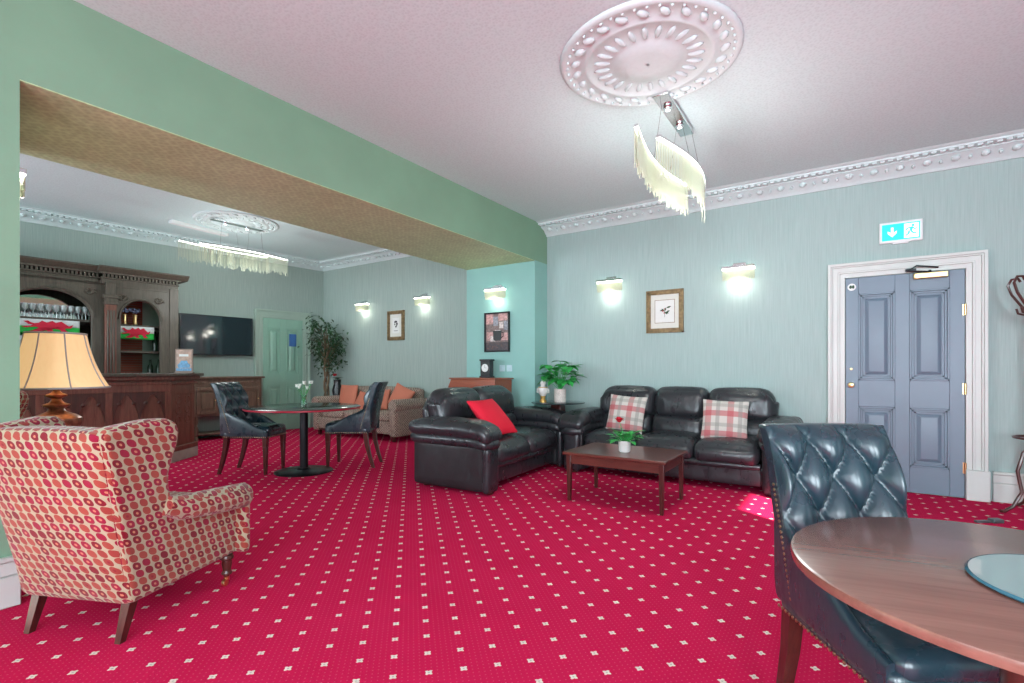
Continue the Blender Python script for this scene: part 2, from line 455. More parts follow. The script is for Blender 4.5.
b = MB(); b.box(-10.2, XR+.2, YR-.2, YF+.2, -.1, 0); struct(b.build('floor', M['carpet'], smooth=False))
b = MB(); b.box(XN-.01, XR+.2, YR-.2, YB+.2, H1, H1+.1); struct(b.build('ceiling', M['ceil'], smooth=False))
b = MB(); b.box(-10.2, XS+.01, YR-.2, YF+.2, H2, H2+.1); struct(b.build('ceiling_bar', M['ceil'], smooth=False))
b = MB(); b.box(XN, XR+.2, YB, YB+.2, 0, H1+.05); struct(b.build('wall_back', M['wall'], smooth=False))
b = MB(); b.box(-9.6, XS, YF, YF+.2, 0, H2+.05); struct(b.build('wall_bar_back', M['wall2'], smooth=False))
b = MB(); b.box(-.2, 0, -9.4, .3, 0, H2+.05); o = struct(b.build('wall_left', M['wall2'], smooth=False)); o.location = (P0.x, P0.y, 0); o.rotation_euler = (0,0,RW)
# beam between the rooms: green sides, papered soffit
b = MB(); b.box(XS, XN, YR-.1, YB+.1, 2.642, H2+.1); struct(b.build('trim_1', M['paint'], smooth=False))
b = MB(); b.box(XS+.002, XN-.002, .724, 5.77, 2.637, 2.642); struct(b.build('trim_2', M['soffit'], smooth=False))
b = MB(); b.box(XS, XN, 5.77, YF+.1, 0, 2.642); struct(b.build('wall_pilaster', M['teal'], smooth=False))
b = MB(); b.box(XS, XN, YR-.1, .724, 0, 2.642); struct(b.build('wall_pier', M['paint'], smooth=False))
# rear and right walls; unseen rear openings made large for fill light
def wall_with_openings(name, along, const, t, a0, a1, H, ops, m):
    b = MB()
    def bx(p, q, z0, z1):
        if along == 'x': b.box(p, q, const, const+t, z0, z1)
        else: b.box(const, const+t, p, q, z0, z1)
    cur = a0
    for (p, q, z0, z1) in ops:
        bx(cur, p, 0, H); bx(p, q, 0, z0); bx(p, q, z1, H); cur = q
    bx(cur, a1, 0, H)
    return struct(b.build(name, m, smooth=False))
OPS_R = [(-2.9, -1.5, .55, 2.75), (-.75, .75, .55, 2.75), (1.5, 2.9, .55, 2.75)]
OPS_F = [(-8.6, -7.3, .55, 2.8), (-6.5, -5.2, .55, 2.8)]  # unseen bar room windows, added because the bar needs light
OPS_X = [(1.64, 2.42, .75, 2.55)]
wall_with_openings('wall_rear', 'x', YR-.15, .15, XN, XR+.15, H1+.05, OPS_R, M['wall'])
wall_with_openings('wall_bar_rear', 'x', YR-.15, .15, -10.2, XS, H2+.05, OPS_F, M['wall2'])
wall_with_openings('wall_right', 'y', XR, .15, YR-.15, YB+.15, H1+.05, OPS_X, M['wall'])
wi = 0
for ops, ax in ((OPS_R, 'x'), (OPS_F, 'x'), (OPS_X, 'y')):
    for (p, q, z0, z1) in ops:
        wi += 1; b = MB()
        def fb(a0, a1, zz0, zz1):
            if ax == 'x': b.box(a0, a1, YR-.11, YR-.05, zz0, zz1)
            else: b.box(XR+.05, XR+.11, a0, a1, zz0, zz1)
        fb(p, p+.05, z0, z1); fb(q-.05, q, z0, z1); fb(p, q, z0, z0+.06); fb(p, q, z1-.05, z1); fb(p, q, (z0+z1)/2-.02, (z0+z1)/2+.02)
        struct(b.build('window_%d' % wi, M['cream'], smooth=False))

# cornices: profile swept along each wall, with dentils and leaf modillions
def cornice(name, p0, p1, n, H, s0=1.0, m=M['plaster']):
    # p0->p1 along the wall, n = unit normal into the room
    p0 = Vector(p0); p1 = Vector(p1); n = Vector(n); d = (p1-p0); L = d.length; d.normalize()
    prof = [(0,-.145),(.02,-.145),(.03,-.125),(.05,-.115),(.09,-.075),(.16,-.055),(.17,-.05),(.17,-.035),(.25,-.03),(.25,-.012),(.29,-.008),(.30,.0),(0,.0)]
    b = MB(); v = []
    k = len(prof)
    for q, e in ((p0, 0), (p1, 1)):
        for (o, z) in prof:
            w = q + n*o; v.append((w.x, w.y, H+z))
    f = [tuple(range(k)), tuple(range(2*k-1, k-1, -1))]
    for i in range(k):
        j = (i+1) % k; f.append((i, j, k+j, k+i))
    b.add(v, f)
    ang = atan2(d.y, d.x)
    s = .04
    while s < L-.04:          # small drilled beads in the upper band
        c = p0 + d*s + n*.212
        b.box(-.018, .018, -.026, .026, -.046, -.03, T(c.x, c.y, H, ang)); s += .062
    s = .1
    while s < L-.1:           # acanthus bosses lower down
        c = p0 + d*s + n*.10
        b.ball((0,0,0), (.035,.04,.028), 7, 5, T(c.x, c.y, H-.078, ang))
        c = p0 + d*(s+.10) + n*.085
        b.ball((0,0,0), (.015,.03,.02), 6, 4, T(c.x, c.y, H-.085, ang)); s += .2
    return struct(b.build(name, m, ang=50))
cornice('trim_3', (XN, YB), (XR, YB), (0,-1), H1)
cornice('trim_4', (P0.x, YF), (XS, YF), (0,-1), H2)
pa = WL(0, 0); pb = WL(0, 9.0)
cornice('trim_5', (pa[0], pa[1]), (pb[0], pb[1]), (NW.x, NW.y), H2)
# skirtings
def skirt(name, x0, x1, y0, y1, m, h=.27, t=.03, side='y-'):
    b = MB()
    if side == 'y-':
        b.box(x0, x1, y0-t, y0, 0, h*.62); b.box(x0, x1, y0-t*.75, y0, h*.62, h*.9); b.box(x0, x1, y0-t*1.1, y0, h*.9, h)
    else:
        b.box(x0, x0+t, y0, y1, 0, h*.62); b.box(x0, x0+t*.75, y0, y1, h*.62, h*.9); b.box(x0, x0+t*1.1, y0, y1, h*.9, h)
    return struct(b.build(name, m, bevel=.006))
skirt('baseboard_back', XN, -.17, YB, YB, M['cream'])
skirt('baseboard_right', 1.10, XR, YB, YB, M['cream'])
skirt('baseboard_bar', P0.x, XS, YF, YF, M['palegreen'], .2)
skirt('baseboard_pilaster', XS, XN, 5.77, 5.77, M['cream'], .2)
skirt('baseboard_pier', XN, XN, YR, .724, M['cream'], .25, side='x+')

# ceiling roses
def rose(name, x, y, H, R):
    b = MB()
    b.lathe([(R,0),(R,-.012),(R*.97,-.022),(R*.93,-.022),(R*.91,-.012),(R*.74,-.014),(R*.72,-.026),(R*.68,-.026),(R*.66,-.014),(R*.38,-.018),(R*.36,-.03),(R*.2,-.034),(0.01,-.036)], 48, T(x, y, H), cap=False)
    for k in range(24):
        a = 2*PI*k/24
        b.ball((0,0,0), (R*.045, R*.075, .018), 7, 5, T(x+R*.82*cos(a), y+R*.82*sin(a), H-.016, a+.6))
        b.ball((0,0,0), (R*.10, R*.035, .016), 7, 5, T(x+R*.52*cos(a), y+R*.52*sin(a), H-.018, a))
    for k in range(48):
        a = 2*PI*k/48; b.ball((0,0,0), (R*.02,R*.02,.012), 6, 4, T(x+R*.915*cos(a+.05), y+R*.915*sin(a+.05), H-.02))
    return struct(b.build(name, M['plaster'], ang=60))
rose('trim_6', -1.05, 3.16, H1, .56)
rose('trim_7', -7.44, 3.89, H2, .56)

# ---------------------------------------------------------------- doors
def panel_door(prefix, W, H, mdoor, mtrim, tw, plinth, panels, trimtop=None):
    # local: x across, wall surface at y=0, room towards -y; returns root (structure)
    root = bpy.data.objects.new(prefix, None); COL.objects.link(root); root['kind'] = 'structure'
    b = MB(); fr = .11
    b.box(-W/2, W/2, -.012, .0, .008, H)
    # stiles and rails leave the panels sunk
    xs = sorted(set([-W/2, W/2]))
    for (x0, x1, z0, z1) in panels:
        pass
    cols = sorted(set([p[0] for p in panels] + [p[1] for p in panels])); rows = sorted(set([p[2] for p in panels] + [p[3] for p in panels]))
    b.box(-W/2, cols[0], -.03, -.01, .008, H); b.box(cols[3], W/2, -.03, -.01, .008, H); b.box(cols[1], cols[2], -.03, -.01, .008, H)
    for (z0, z1) in ((.008, rows[0]), (rows[1], rows[2]), (rows[3], H)):
        b.box(cols[0], cols[1], -.03, -.01, z0, z1); b.box(cols[2], cols[3], -.03, -.01, z0, z1)
    b.build('door_leaf', mdoor, root, bevel=.003)
    for (x0, x1, z0, z1) in panels:
        b = MB()
        for k, (o, y) in enumerate(((0, -.036), (.018, -.024), (.036,-.018))):
            t = .016
            b.box(x0+o, x0+o+t, y, -.010, z0+o, z1-o); b.box(x1-o-t, x1-o, y, -.010, z0+o, z1-o)
            b.box(x0+o, x1-o, y, -.010, z0+o, z0+o+t); b.box(x0+o, x1-o, y, -.010, z1-o-t, z1-o)
        # raised field with sloping edges
        o1, o2 = .054, .085
        v = [(x0+o1,-.011,z0+o1),(x1-o1,-.011,z0+o1),(x1-o1,-.011,z1-o1),(x0+o1,-.011,z1-o1),(x0+o2,-.034,z0+o2),(x1-o2,-.034,z0+o2),(x1-o2,-.034,z1-o2),(x0+o2,-.034,z1-o2)]
        b.add(v, [(4,5,6,7),(0,1,5,4),(1,2,6,5),(2,3,7,6),(3,0,4,7)])
        b.build('door_panel', mdoor, root, bevel=.002)
    # moulded architrave with mitred steps
    b = MB(); e = .006
    steps = [(0, tw*.30, .035), (tw*.30, tw*.42, .05), (tw*.42, tw*.72, .042), (tw*.72, tw*.82, .058), (tw*.82, tw, .07)]
    for (i0, i1, d) in steps:
        a0, a1 = W/2+e+i0, W/2+e+i1; t0, t1 = H+e+i0, H+e+i1
        b.prism([(-a1,0),(-a1,t1),(a1,t1),(a1,0),(a0,0),(a0,t0),(-a0,t0),(-a0,0)], -d, 0, axis='y')
    b.build('architrave', mtrim, root, bevel=.003)
    if plinth:
        for s in (-1, 1):
            b = MB(); a0, a1 = W/2+e-.004, W/2+e+tw+.012
            b.box(min(s*a0, s*a1), max(s*a0, s*a1), -.085, 0, 0, .27); b.build('plinth_block', mtrim, root, bevel=.006)
    return root
W, H = .90, 2.09
d1 = panel_door('door_1', W, H, M['blue'], M['cream'], .145, True,
    [(-.345,-.055,.25,.81),(.055,.345,.25,.81),(-.345,-.055,1.07,1.93),(.055,.345,1.07,1.93)])
d1.location = (.462, YB, 0)
b = MB(); b.lathe([(.026,0),(.026,.006),(.01,.008),(.01,.03),(.022,.036),(.028,.048),(.022,.06),(.005,.064)], 16, T(-.405,-.03,1.02, rx=PI/2)); b.build('door_knob', M['brass'], d1)
b = MB(); b.box(.08,.33,-.095,-.035,2.025,2.08); b.cur = 0
b.build('door_closer', M['brass'], d1, bevel=.008)
b = MB(); b.tube([(.20,-.08,2.085),(.03,-.12,2.10),(.10,-.11,2.145),(.26,-.07,2.12)], .008, 8); b.ball((.20,-.07,2.09), .014); b.box(.02,.10,-.09,-.05,2.105,2.125); b.build('closer_arm', M['blackmetal'], d1)
for z in (.28, 1.0, 1.72):
    b = MB(); b.lathe([(.009,-.05),(.009,.05)], 10, T(.452,-.045,z)); b.box(.435,.456,-.034,-.028,z-.05,z+.05); b.build('hinge', M['brass'], d1)
b = MB(); b.lathe([(.036,0),(.036,.003),(.001,.0032)], 24, T(-.40,-.030,2.0, rx=PI/2)); sg = b.build('door_disc_sign', [M['plastic']], d1)
b = MB(); b.box(-.422,-.378,-.0345,-.033,1.992,2.010)
for k in range(2): b.box(-.417+.022*k,-.402+.022*k,-.0355,-.0335,1.985,2.018)
b.build('sign_print', M['leafd'], sg)
b = MB(); b.lathe([(.012,0),(.012,.01),(.004,.012)], 12, T(-.405,-.03,1.18, rx=PI/2)); b.build('door_lock', M['brass'], d1)

d2 = panel_door('door_2', .78, 2.14, M['mint'], M['palegreen'], .15, False,
    [(-.30,-.06,.25,.86),(.06,.30,.25,.86),(-.30,-.06,1.08,1.96),(.06,.30,1.08,1.96)])
p = WL(.0, .86); d2.location = p; d2.rotation_euler = (0,0,RW+PI/2)
b = MB(); b.box(.11,.25,-.040,-.032,1.62,1.86); b.build('blue_notice', mat('blue_notice_card', (.05,.16,.42), .5), d2)

# ---------------------------------------------------------------- leather sofas
def wr(P, amp=.006, f=6.0, sd=0):
    return mnoise.noise(Vector((P.x*f+sd, P.y*f, P.z*f)))*amp
def sofa(name, label, W, seats, loc, rz, group=None, flags=()):
    root = thing(name, label, 'sofa', loc, rz, group)
    D = .96; aw = .27; L = M['leather']
    ns = W - 2*aw
    # base
    b = MB(); b.rbox((0,-.04,.17), (W-.26, .80, .20), .03, 6); b.build('base', L, root)
    b = MB(); b.rbox((0,.375,.255), (ns+.03,.10,.075), .035, 8, bulge=(0,.01,0)); b.build('seat_rail', L, root)
    b = MB(); b.rbox((0,.35,.165), (ns+.02,.06,.20), .02, 6); b.build('front_apron', L, root)
    sw = ns/seats
    for i in range(seats):
        cx = -ns/2 + sw*(i+.5)
        def fs(P, q, i=i):
            P.z += wr(P, .010, 5, i*7); 
            if q[1] > .2: P.z -= .035*((q[1]-.2)/.8)**2
            return P
        b = MB(); b.rbox((cx,.105,.375), (sw+.006,.67,.19), .075, 16, bulge=(0,.025,.03), fn=fs); b.build('seat_cushion', L, root)
        # upper roll and lower lumbar of the back, leaning
        e = 0
        if i == 0: e = -1
        if i == seats-1: e = 1 if seats > 1 else 0
        ext = .09 if e else 0
        def fu(P, q, i=i, e=e):
            P.y += wr(P, .014, 6, 3+i*5); P.x *= 1 + .02*(q[2])
            if e and q[0]*e > 0: 
                t = (q[0]*e)
                P.z -= .075*max(0, t-.45)**2/.3*max(0, q[2]+.3)
                P.y += .0
            P.y -= P.z*.16
            return P
        b = MB(); b.rbox((cx+e*ext/2,-.315,.785), (sw+ext+.004,.25,.36), .105, 16, bulge=(0,.035,.015), fn=fu); b.build('back_headrest', L, root)
        def fl(P, q, i=i): P.y += wr(P, .012, 7, 9+i*3) - P.z*.16; return P
        b = MB(); b.rbox((cx+e*ext/2,-.235,.535), (sw+ext*.6+.002,.20,.24), .07, 12, bulge=(0,.03,0), fn=fl); b.build('back_lumbar', L, root)
    def fb(P, q):
        P.z -= .10*max(0, abs(q[0])-.72)**2/.08*max(0, q[2]); P.y -= P.z*.12; return P
    b = MB(); b.rbox((0,-.40,.49), (ns+.14,.13,.80), .06, 14, fn=fb); b.build('outer_back', L, root)
    for s in (-1, 1):
        ax = s*(W/2-aw/2)
        b = MB(); b.rbox((ax-s*.015,-.02,.265), (aw-.05,.86,.48), .04, 8, bulge=(.008,0,0)); b.build('arm_panel', M['leathers'], root)
        # padded arm: overhanging soft roll on a second roll below it, drooping over the front
        def fa(P, q, s=s):
            P.z += wr(P, .010, 7, 31+s)
            if q[1] > .3: P.z -= .055*((q[1]-.3)/.7)**2.2
            if q[1] < -.4: P.z -= .0
            return P
        b = MB(); b.rbox((ax+s*.012,.01,.605), (aw+.06,.97,.15), .074, 16, bulge=(0,.0,.025), fn=fa); b.build('arm_pad', L, root)
        b = MB(); b.rbox((ax+s*.004,.0,.50), (aw+.02,.93,.115), .055, 12, bulge=(.005,.0,0), fn=lambda P,q: Vector((P.x, P.y, P.z - (.03*((q[1]-.5)/.5)**2 if q[1] > .5 else 0)))); b.build('arm_roll', L, root)
        # front pillar with scroll
        b = MB(); b.rbox((ax,.425,.24), (aw-.07,.075,.44), .032, 8, bulge=(0,.01,0)); b.build('arm_pillar', L, root)
        b = MB(); b.tube([(ax-.10,.43,.47),(ax-.04,.455,.475),(ax+.04,.455,.475),(ax+.10,.43,.47)], [.035,.052,.052,.035], 12); b.build('arm_scroll', L, root)
        for y in (-.36, .40):
            b = MB(); b.lathe([(.035,0),(.045,.03),(.045,.05)], 14, T(ax-s*.02, y, 0)); b.build('foot', M['darkleg'], root)
    return root
sofa2 = sofa('leather_sofa', 'black leather two-seater sofa turned side-on with a red cushion on it', 1.86, 2, (-3.23, 4.57, 0), face(.9986,.052))
sofa3 = sofa('leather_sofa', 'black leather three-seater sofa against the wall under the wall lights', 2.34, 3, (-1.56, 5.58, 0), PI)

# ---------------------------------------------------------------- cushions
def cushion(name, label, size, m, loc, rot, group=None, th=.13):
    b = MB(); w, h = size
    def fn(P, q):
        k = (1-q[0]**2)*(1-q[2]**2)
        P.y = (1 if q[1] > 0 else -1)*(.010 + th/2*max(0, k)**.45)*abs(q[1])
        pin = 1 - .05*(1-abs(q[0])**2) if abs(q[2]) > .9 else 1
        P.x *= 1 - .05*(1-q[2]**2); P.z *= 1 - .05*(1-q[0]**2)
        return P
    b.rbox((0,0,0), (w, th, h), .004, 14, fn=fn)
    o = b.build(name, m, uv=True, ang=80); o.location = loc; o.rotation_euler = rot
    tag(o, label, 'cushion', group); return o
cushion('plaid_cushion', 'red, grey and cream plaid cushion on the left end of the three-seater sofa', (.43,.43), M['plaid'], (-2.08, 5.50, .665), (-.30, .06, .02), 'plaid cushions on the three-seater')
cushion('plaid_cushion', 'red, grey and cream plaid cushion on the right end of the three-seater sofa', (.44,.42), M['plaid'], (-1.02, 5.48, .655), (-.34, .03, .12), 'plaid cushions on the three-seater')
cushion('red_cushion', 'plain bright red cushion leaning on the black two-seater sofa', (.46,.48), M['redcush'], (-3.08, 4.27, .675), (radians(44), 0, -PI/2+.04))

# ---------------------------------------------------------------- coffee table
ct = thing('coffee_table', 'low rectangular mahogany coffee table in front of the black sofas', 'table', (-1.64, 4.32, 0), 0)
b = MB(); b.box(-.46,.46,-.34,.34,.415,.442); b.build('tabletop', M['mahog'], ct, bevel=.006)
b = MB(); b.box(-.41,.41,-.30,-.278,.335,.415); b.box(-.41,.41,.278,.30,.335,.415); b.box(-.425,-.403,-.29,.29,.335,.415); b.box(.403,.425,-.29,.29,.335,.415)
b.build('apron', M['mahog'], ct, bevel=.003)
for sx in (-1,1):
    for sy in (-1,1):
        b = MB(); b.taper((sx*.415,sy*.29,0), .014, (sx*.415,sy*.29,.415), .023); b.build('leg', M['darkleg'], ct, bevel=.004)
# potted flower on it
pf = thing('potted_flower', 'small white pot with green leaves and one red bloom on the coffee table', 'potted plant', (-1.63, 4.27, .442))
b = MB(); b.lathe([(.042,0),(.052,.012),(.055,.10),(.050,.10),(.047,.085),(.004,.084)], 24); b.build('pot', M['white'], pf)
b = MB()
for k in range(40):
    a = k*2.4; el = .15 + .9*random.random(); r = .02
    d = Vector((cos(a)*cos(el), sin(a)*cos(el), sin(el)))
    c = Vector((cos(a)*.015, sin(a)*.015, .09)) + d*(.03+.085*random.random()); b.tube([(0,0,.085), c], .0025, 5)
    b.leaf(c, d, .085, .055, bend=.4)
b.build('leaves', M['leaf'], pf)
b = MB(); b.tube([(0,0,.085),(-.02,0,.19),(-.05,0,.27)], .003, 6)
for k in range(3): b.leaf((-.015*k,0,.14+.03*k), (cos(k*2.5), sin(k*2.5), .5), .05, .025)
b.build('flower_stem', M['leaf'], pf)
b = MB()
for k in range(14):
    a = k*2.4; el = -.2+1.3*k/14
    b.leaf((-.05,0,.27), (cos(a)*cos(el), sin(a)*cos(el), sin(el)), (.052-.0012*k), .042, bend=-.5)
b.ball((-.05,0,.28), .022); b.build('bloom', M['redpetal'], pf)

# ---------------------------------------------------------------- button-back chairs
def tufted_chair():
    root = thing('button_back_chair', '', 'chair')
    L = M['leather2']; HB = .985
    def yc(v): return -.205 - .135*v**1.1 - .02*max(0, v-.8)**2/.04     # centre line lean and top curl
    def hw(v): return .200 + .004*v
    def surf(u, v, off):
        x = u*hw(v)
        wing = .028*abs(u)**2.5 + .03*abs(u)**4*(1-v)
        return Vector((x, yc(v) + wing + off, .44 + v*(HB-.44)))
    p, q = .132, .235
    def tuft(x, z):
        zz = z - .585
        a = (x/p + zz/q); b_ = (x/p - zz/q)
        k = (abs(sin(PI*a))*abs(sin(PI*b_)))
        # distance to nearest button
        return k**.38
    def front(i, j):
        u = -1 + 2*i; v = j
        P = surf(u, v, .0)
        e = min(1, (1-abs(u))/.10)*min(1, v/.05+.2)*min(1, (1-v)/.07)
        e = max(0, e)**.5
        am = .062*tuft(P.x, P.z)
        P.y += .012 + am*e*1.0 + (.0)*(1-e)
        return P
    b = MB(); b.grid(front, 60, 72); b.build('backrest_tufting', L, root, ang=180)
    def shell():
        b = MB(); nu, nv = 14, 20
        fr = [[surf(-1+2*i/nu, j/nv, .018) for i in range(nu+1)] for j in range(nv+1)]
        bk = [[surf(-1+2*i/nu, j/nv, -.050 - .02*(1-j/nv)) for i in range(nu+1)] for j in range(nv+1)]
        v = [q_ for r in fr for q_ in r] + [q_ for r in bk for q_ in r]; N = (nu+1)*(nv+1); f = []
        id_ = lambda k, i, j: k*N + j*(nu+1)+i
        for j in range(nv):
            for i in range(nu):
                f.append((id_(0,i,j), id_(0,i+1,j), id_(0,i+1,j+1), id_(0,i,j+1))); f.append((id_(1,i,j), id_(1,i,j+1), id_(1,i+1,j+1), id_(1,i+1,j)))
            f.append((id_(0,0,j), id_(0,0,j+1), id_(1,0,j+1), id_(1,0,j))); f.append((id_(0,nu,j), id_(1,nu,j), id_(1,nu,j+1), id_(0,nu,j+1)))
        for i in range(nu):
            f.append((id_(0,i,nv), id_(0,i+1,nv), id_(1,i+1,nv), id_(1,i,nv))); f.append((id_(0,i,0), id_(1,i,0), id_(1,i+1,0), id_(0,i+1,0)))
        b.add(v, f); return b
    shell().build('back_shell', L, root, bevel=.012, ang=60)
    # buttons
    bt = None
    for m_ in range(-6, 7):
        for n_ in range(-6, 7):
            x = p*(m_+n_)/2; z = .585 + q*(m_-n_)/2; v = (z-.44)/(HB-.44)
            if v < .12 or v > .93 or abs(x) > hw(v)*.9: continue
            P = surf(x/hw(v), v, .014)
            if bt is None:
                bb = MB(); bb.ball((0,0,0), (.011,.006,.011), 10, 6); bt = bb.build('button', L, root, loc=P)
            else:
                c = bt.copy(); COL.objects.link(c); c.parent = root; c.location = P
    # seat
    b = MB(); b.rbox((0,.0,.43), (.405,.50,.09), .035, 12, bulge=(0,0,.0)); b.build('seat_frame', L, root)
    b = MB(); b.rbox((0,.02,.475), (.36,.47,.075), .035, 14, bulge=(0,0,.022)); b.build('seat', L, root)
    # swept arms from the back down to the seat front
    for s in (-1, 1):
        b = MB()
        def arm(i, j, s=s):
            # i along the sweep (rear to front), j around section
            y = -.27 + .50*i
            top = .735 - .19*min(1, i*1.25)**.7 - .06*max(0, i-.55)/.45
            a = 2*PI*j
            zc, hz = (top+.41)/2, (top-.41)/2
            cx = s*(.180 + .012*sin(PI*i))
            th = .020
            flare = .004*(sin(a) > 0)*sin(a)
            return Vector((cx + th*math.copysign(abs(cos(a))**.8, cos(a)) + s*flare*(1-i*.5), y, zc + hz*math.copysign(abs(sin(a))**.55, sin(a))))
        b.grid(arm, 16, 20)
        n0 = 0
        b.f.append([n0+j*17 for j in range(20)]); b.mi.append(0); b.f.append([n0+j*17+16 for j in range(20)]); b.mi.append(0)
        b.build('arm', L, root, ang=60)
    # a run of nailheads on each side, each side of the back and the front rail
    for s in (-1, 1):
        b = MB()
        for k in range(24): b.ball((s*.205, -.23+.02*k, .405), (.004,.006,.006), 6, 4)
        b.build('nailhead_trim', M['nail'], root)['kind'] = 'stuff'
        b = MB()
        for k in range(22):
            v = .03+.62*k/21; P = surf(s*1.0, v, -.012); b.ball((P.x + s*.004, P.y, P.z), (.004,.006,.006), 6, 4)
        b.build('nailhead_trim', M['nail'], root)['kind'] = 'stuff'
    b = MB()
    for k in range(22): b.ball((-.189+.018*k, .25, .405), (.006,.004,.006), 6, 4)
    b.build('nailhead_trim', M['nail'], root)['kind'] = 'stuff'
    for s in (-1, 1):
        b = MB(); b.taper((s*.175,.215,0), .014, (s*.175,.215,.30), .022); b.taper((s*.175,.215,.30), .022, (s*.175,.215,.395), .025); b.build('leg', M['darkleg'], root, bevel=.004)
        b = MB(); pts = [((s*.17,-.30,0), .015), ((s*.17,-.262,.12), .018), ((s*.17,-.228,.26), .021), ((s*.17,-.21,.40), .024)]
        for (c0, h0), (c1, h1) in zip(pts, pts[1:]): b.taper(c0, h0, c1, h1)
        b.build('leg', M['darkleg'], root)
    return root
ch = tufted_chair()
ch['label'] = 'blue-black button-back leather chair in the right foreground, tucked behind the wooden table'
ch.location = (.120, 1.775, 0); ch.rotation_euler = (0,0,face(.5547,-.832))
ch['group'] = 'button-back leather chairs'
dup(ch, 'black button-back chair left of the round black table, its tufted back in view', (-5.66, 3.17, 0), face(.86,.51)).scale = (1.1,1.05,1.04)
dup(ch, 'black button-back chair right of the round black table, seen side-on before the patterned sofa', (-5.05, 4.04, 0), face(-.83,-.56)).scale = (1.1,1.05,1.04)

# ---------------------------------------------------------------- round black table with vase
rt = thing('round_table', 'round black pedestal table with red edge between two button-back chairs', 'table', (-5.18, 3.47, 0))
b = MB(); b.lathe([(.60,.722),(.62,.728),(.62,.748),(.612,.752),(.001,.752)], 64); b.build('tabletop', mat('black_polished_tabletop', (.03,.032,.03), .12), rt)
b = MB(); b.lathe([(.622,.727),(.626,.730),(.626,.742),(.622,.745)], 64, cap=False); b.lathe([(.05,.70),(.20,.712),(.20,.722)], 24); b.build('table_edge', mat('red_table_edge', (.35,.01,.03), .3), rt)
b = MB(); b.lathe([(.045,.01),(.045,.70)], 24); b.build('pole', M['blackmetal'], rt)
b = MB(); b.lathe([(.31,0),(.32,.006),(.31,.014),(.08,.03),(.06,.05)], 48); b.build('base', M['blackmetal'], rt)
fv = thing('flower_vase', 'small clear glass vase of white flowers on the round black table', 'vase', (-5.17, 3.46, .752))
b = MB(); b.lathe([(.028,0),(.036,.02),(.03,.10),(.034,.13),(.031,.13),(.027,.10),(.032,.02),(.002,.012)], 20); b.build('vase', glass_mat('green_tinted_glass', (.75,.92,.85)), fv)
b = MB(); fl = MB()
for k in range(9):
    a = k*2.4; r = .05+.09*random.random(); zz = .20+.08*random.random()
    e = Vector((cos(a)*r, sin(a)*r, zz)); b.tube([(0,0,.03), (e.x*.3, e.y*.3, .13), e], .002, 5)
    for j in range(3): b.leaf(Vector((e.x*.6, e.y*.6, zz*.75)), (cos(a+j), sin(a+j), .3), .05, .02)
    for j in range(8):
        an = j*PI/4; fl.leaf(e, (cos(an), sin(an), .6), .030, .022, bend=-.3)
    fl.ball(e, .016, 7, 5)
b.build('stems', M['leaf'], fv); fl.build('white_blooms', M['whitepetal'], fv)

# ---------------------------------------------------------------- wing chairs
def wing_chair():
    root = thing('wing_chair', '', 'armchair')
    F = M['dots']; w2 = .315
    lean = lambda z: -.16*max(0, (z-.2))/.75
    # rear: local y=0 at rear foot line; +y forward
    def fback(P, q):
        z = P.z + .545
        P.y += lean(z); P.x *= .90 + .10*min(1, (z-.17)/.7)
        if q[2] > .5: P.z += .012*(1-q[0]**2) - .006
        return P
    b = MB(); b.rbox((0,.075,.545), (w2*2,.15,.77), .035, 18, bulge=(0,.03,0), fn=fback); b.build('backrest', F, root, uv=True)
    for s in (-1, 1):
        # wing and side panel: one silhouette, padded
        poly = []
        side = [(.012,.165),(-.01,.30),(-.04,.45),(-.073,.60),(-.105,.75),(-.138,.90),(-.135,.925),(-.11,.938),
                (-.02,.948),(.07,.958),(.15,.955),(.19,.935),(.205,.89),(.197,.83),(.18,.76),(.172,.70),(.18,.64),(.215,.555),(.30,.535),(.50,.51),(.62,.495),(.65,.485),(.665,.45),(.675,.40),(.655,.30),(.645,.165)]
        b = MB(); b.prism(side, -.045, .045, axis='x')
        # shear outwards with height, narrow at the bottom
        for i, P in enumerate(b.v):
            z = P.z; k = .90 + .10*min(1, (z-.17)/.7)
            out = .03*max(0, min(1, P.y/.2))*max(0, min(1, (z-.55)/.3))
            P.x += s*(w2*k - .03 + out)
        b.build('wing_side', F, root, bevel=.032, seg=4, uv=True, ang=60)
        b = MB()
        pts = [(s*.315,.16,.555),(s*.32,.24,.525),(s*.322,.40,.505),(s*.322,.55,.49),(s*.322,.655,.48),(s*.322,.675,.475)]
        b.tube(pts, [.045,.058,.064,.067,.068,.05], 18); b.build('arm_roll', F, root, uv=True, ang=60)
        b = MB(); b.rbox((s*.315,.65,.325), (.10,.05,.31), .024, 8); b.build('arm_front', F, root, uv=True)
    b = MB(); b.rbox((0,.37,.26), (.56,.62,.19), .03, 8); b.build('seat_base', F, root, uv=True)
    b = MB(); b.rbox((0,.42,.41), (.53,.54,.14), .055, 12, bulge=(0,.01,.02)); b.build('seat_cushion', F, root, uv=True)
    for s in (-1, 1):
        for y, fr in ((.06, 0), (.60, 1)):
            b = MB()
            if fr:
                b.lathe([(.030,.165),(.034,.155),(.034,.145),(.024,.138),(.026,.12),(.020,.085),(.022,.078),(.026,.072),(.026,.062),(.018,.058),(.012,.048)], 16, T(s*.27,y,0))
            else:
                b.taper((s*.24,y-.05,0), .014, (s*.24,y,.17), .022)
            lg = b.build('leg', M['darkleg'], root)
            if fr:
                b = MB(); b.lathe([(.013,.03),(.014,.058),(.011,.06)], 12, T(s*.27,y,0)); b.lathe([(.018,-.008),(.02,0),(.018,.008)], 14, T(s*.27,y-.014,.02, ry=PI/2)); b.build('castor', M['brass'], lg)
    return root
wc = wing_chair()
wc['label'] = 'cream wing armchair with red and orange oval pattern, back turned, in the left foreground'
fx, fy = -.399, .917
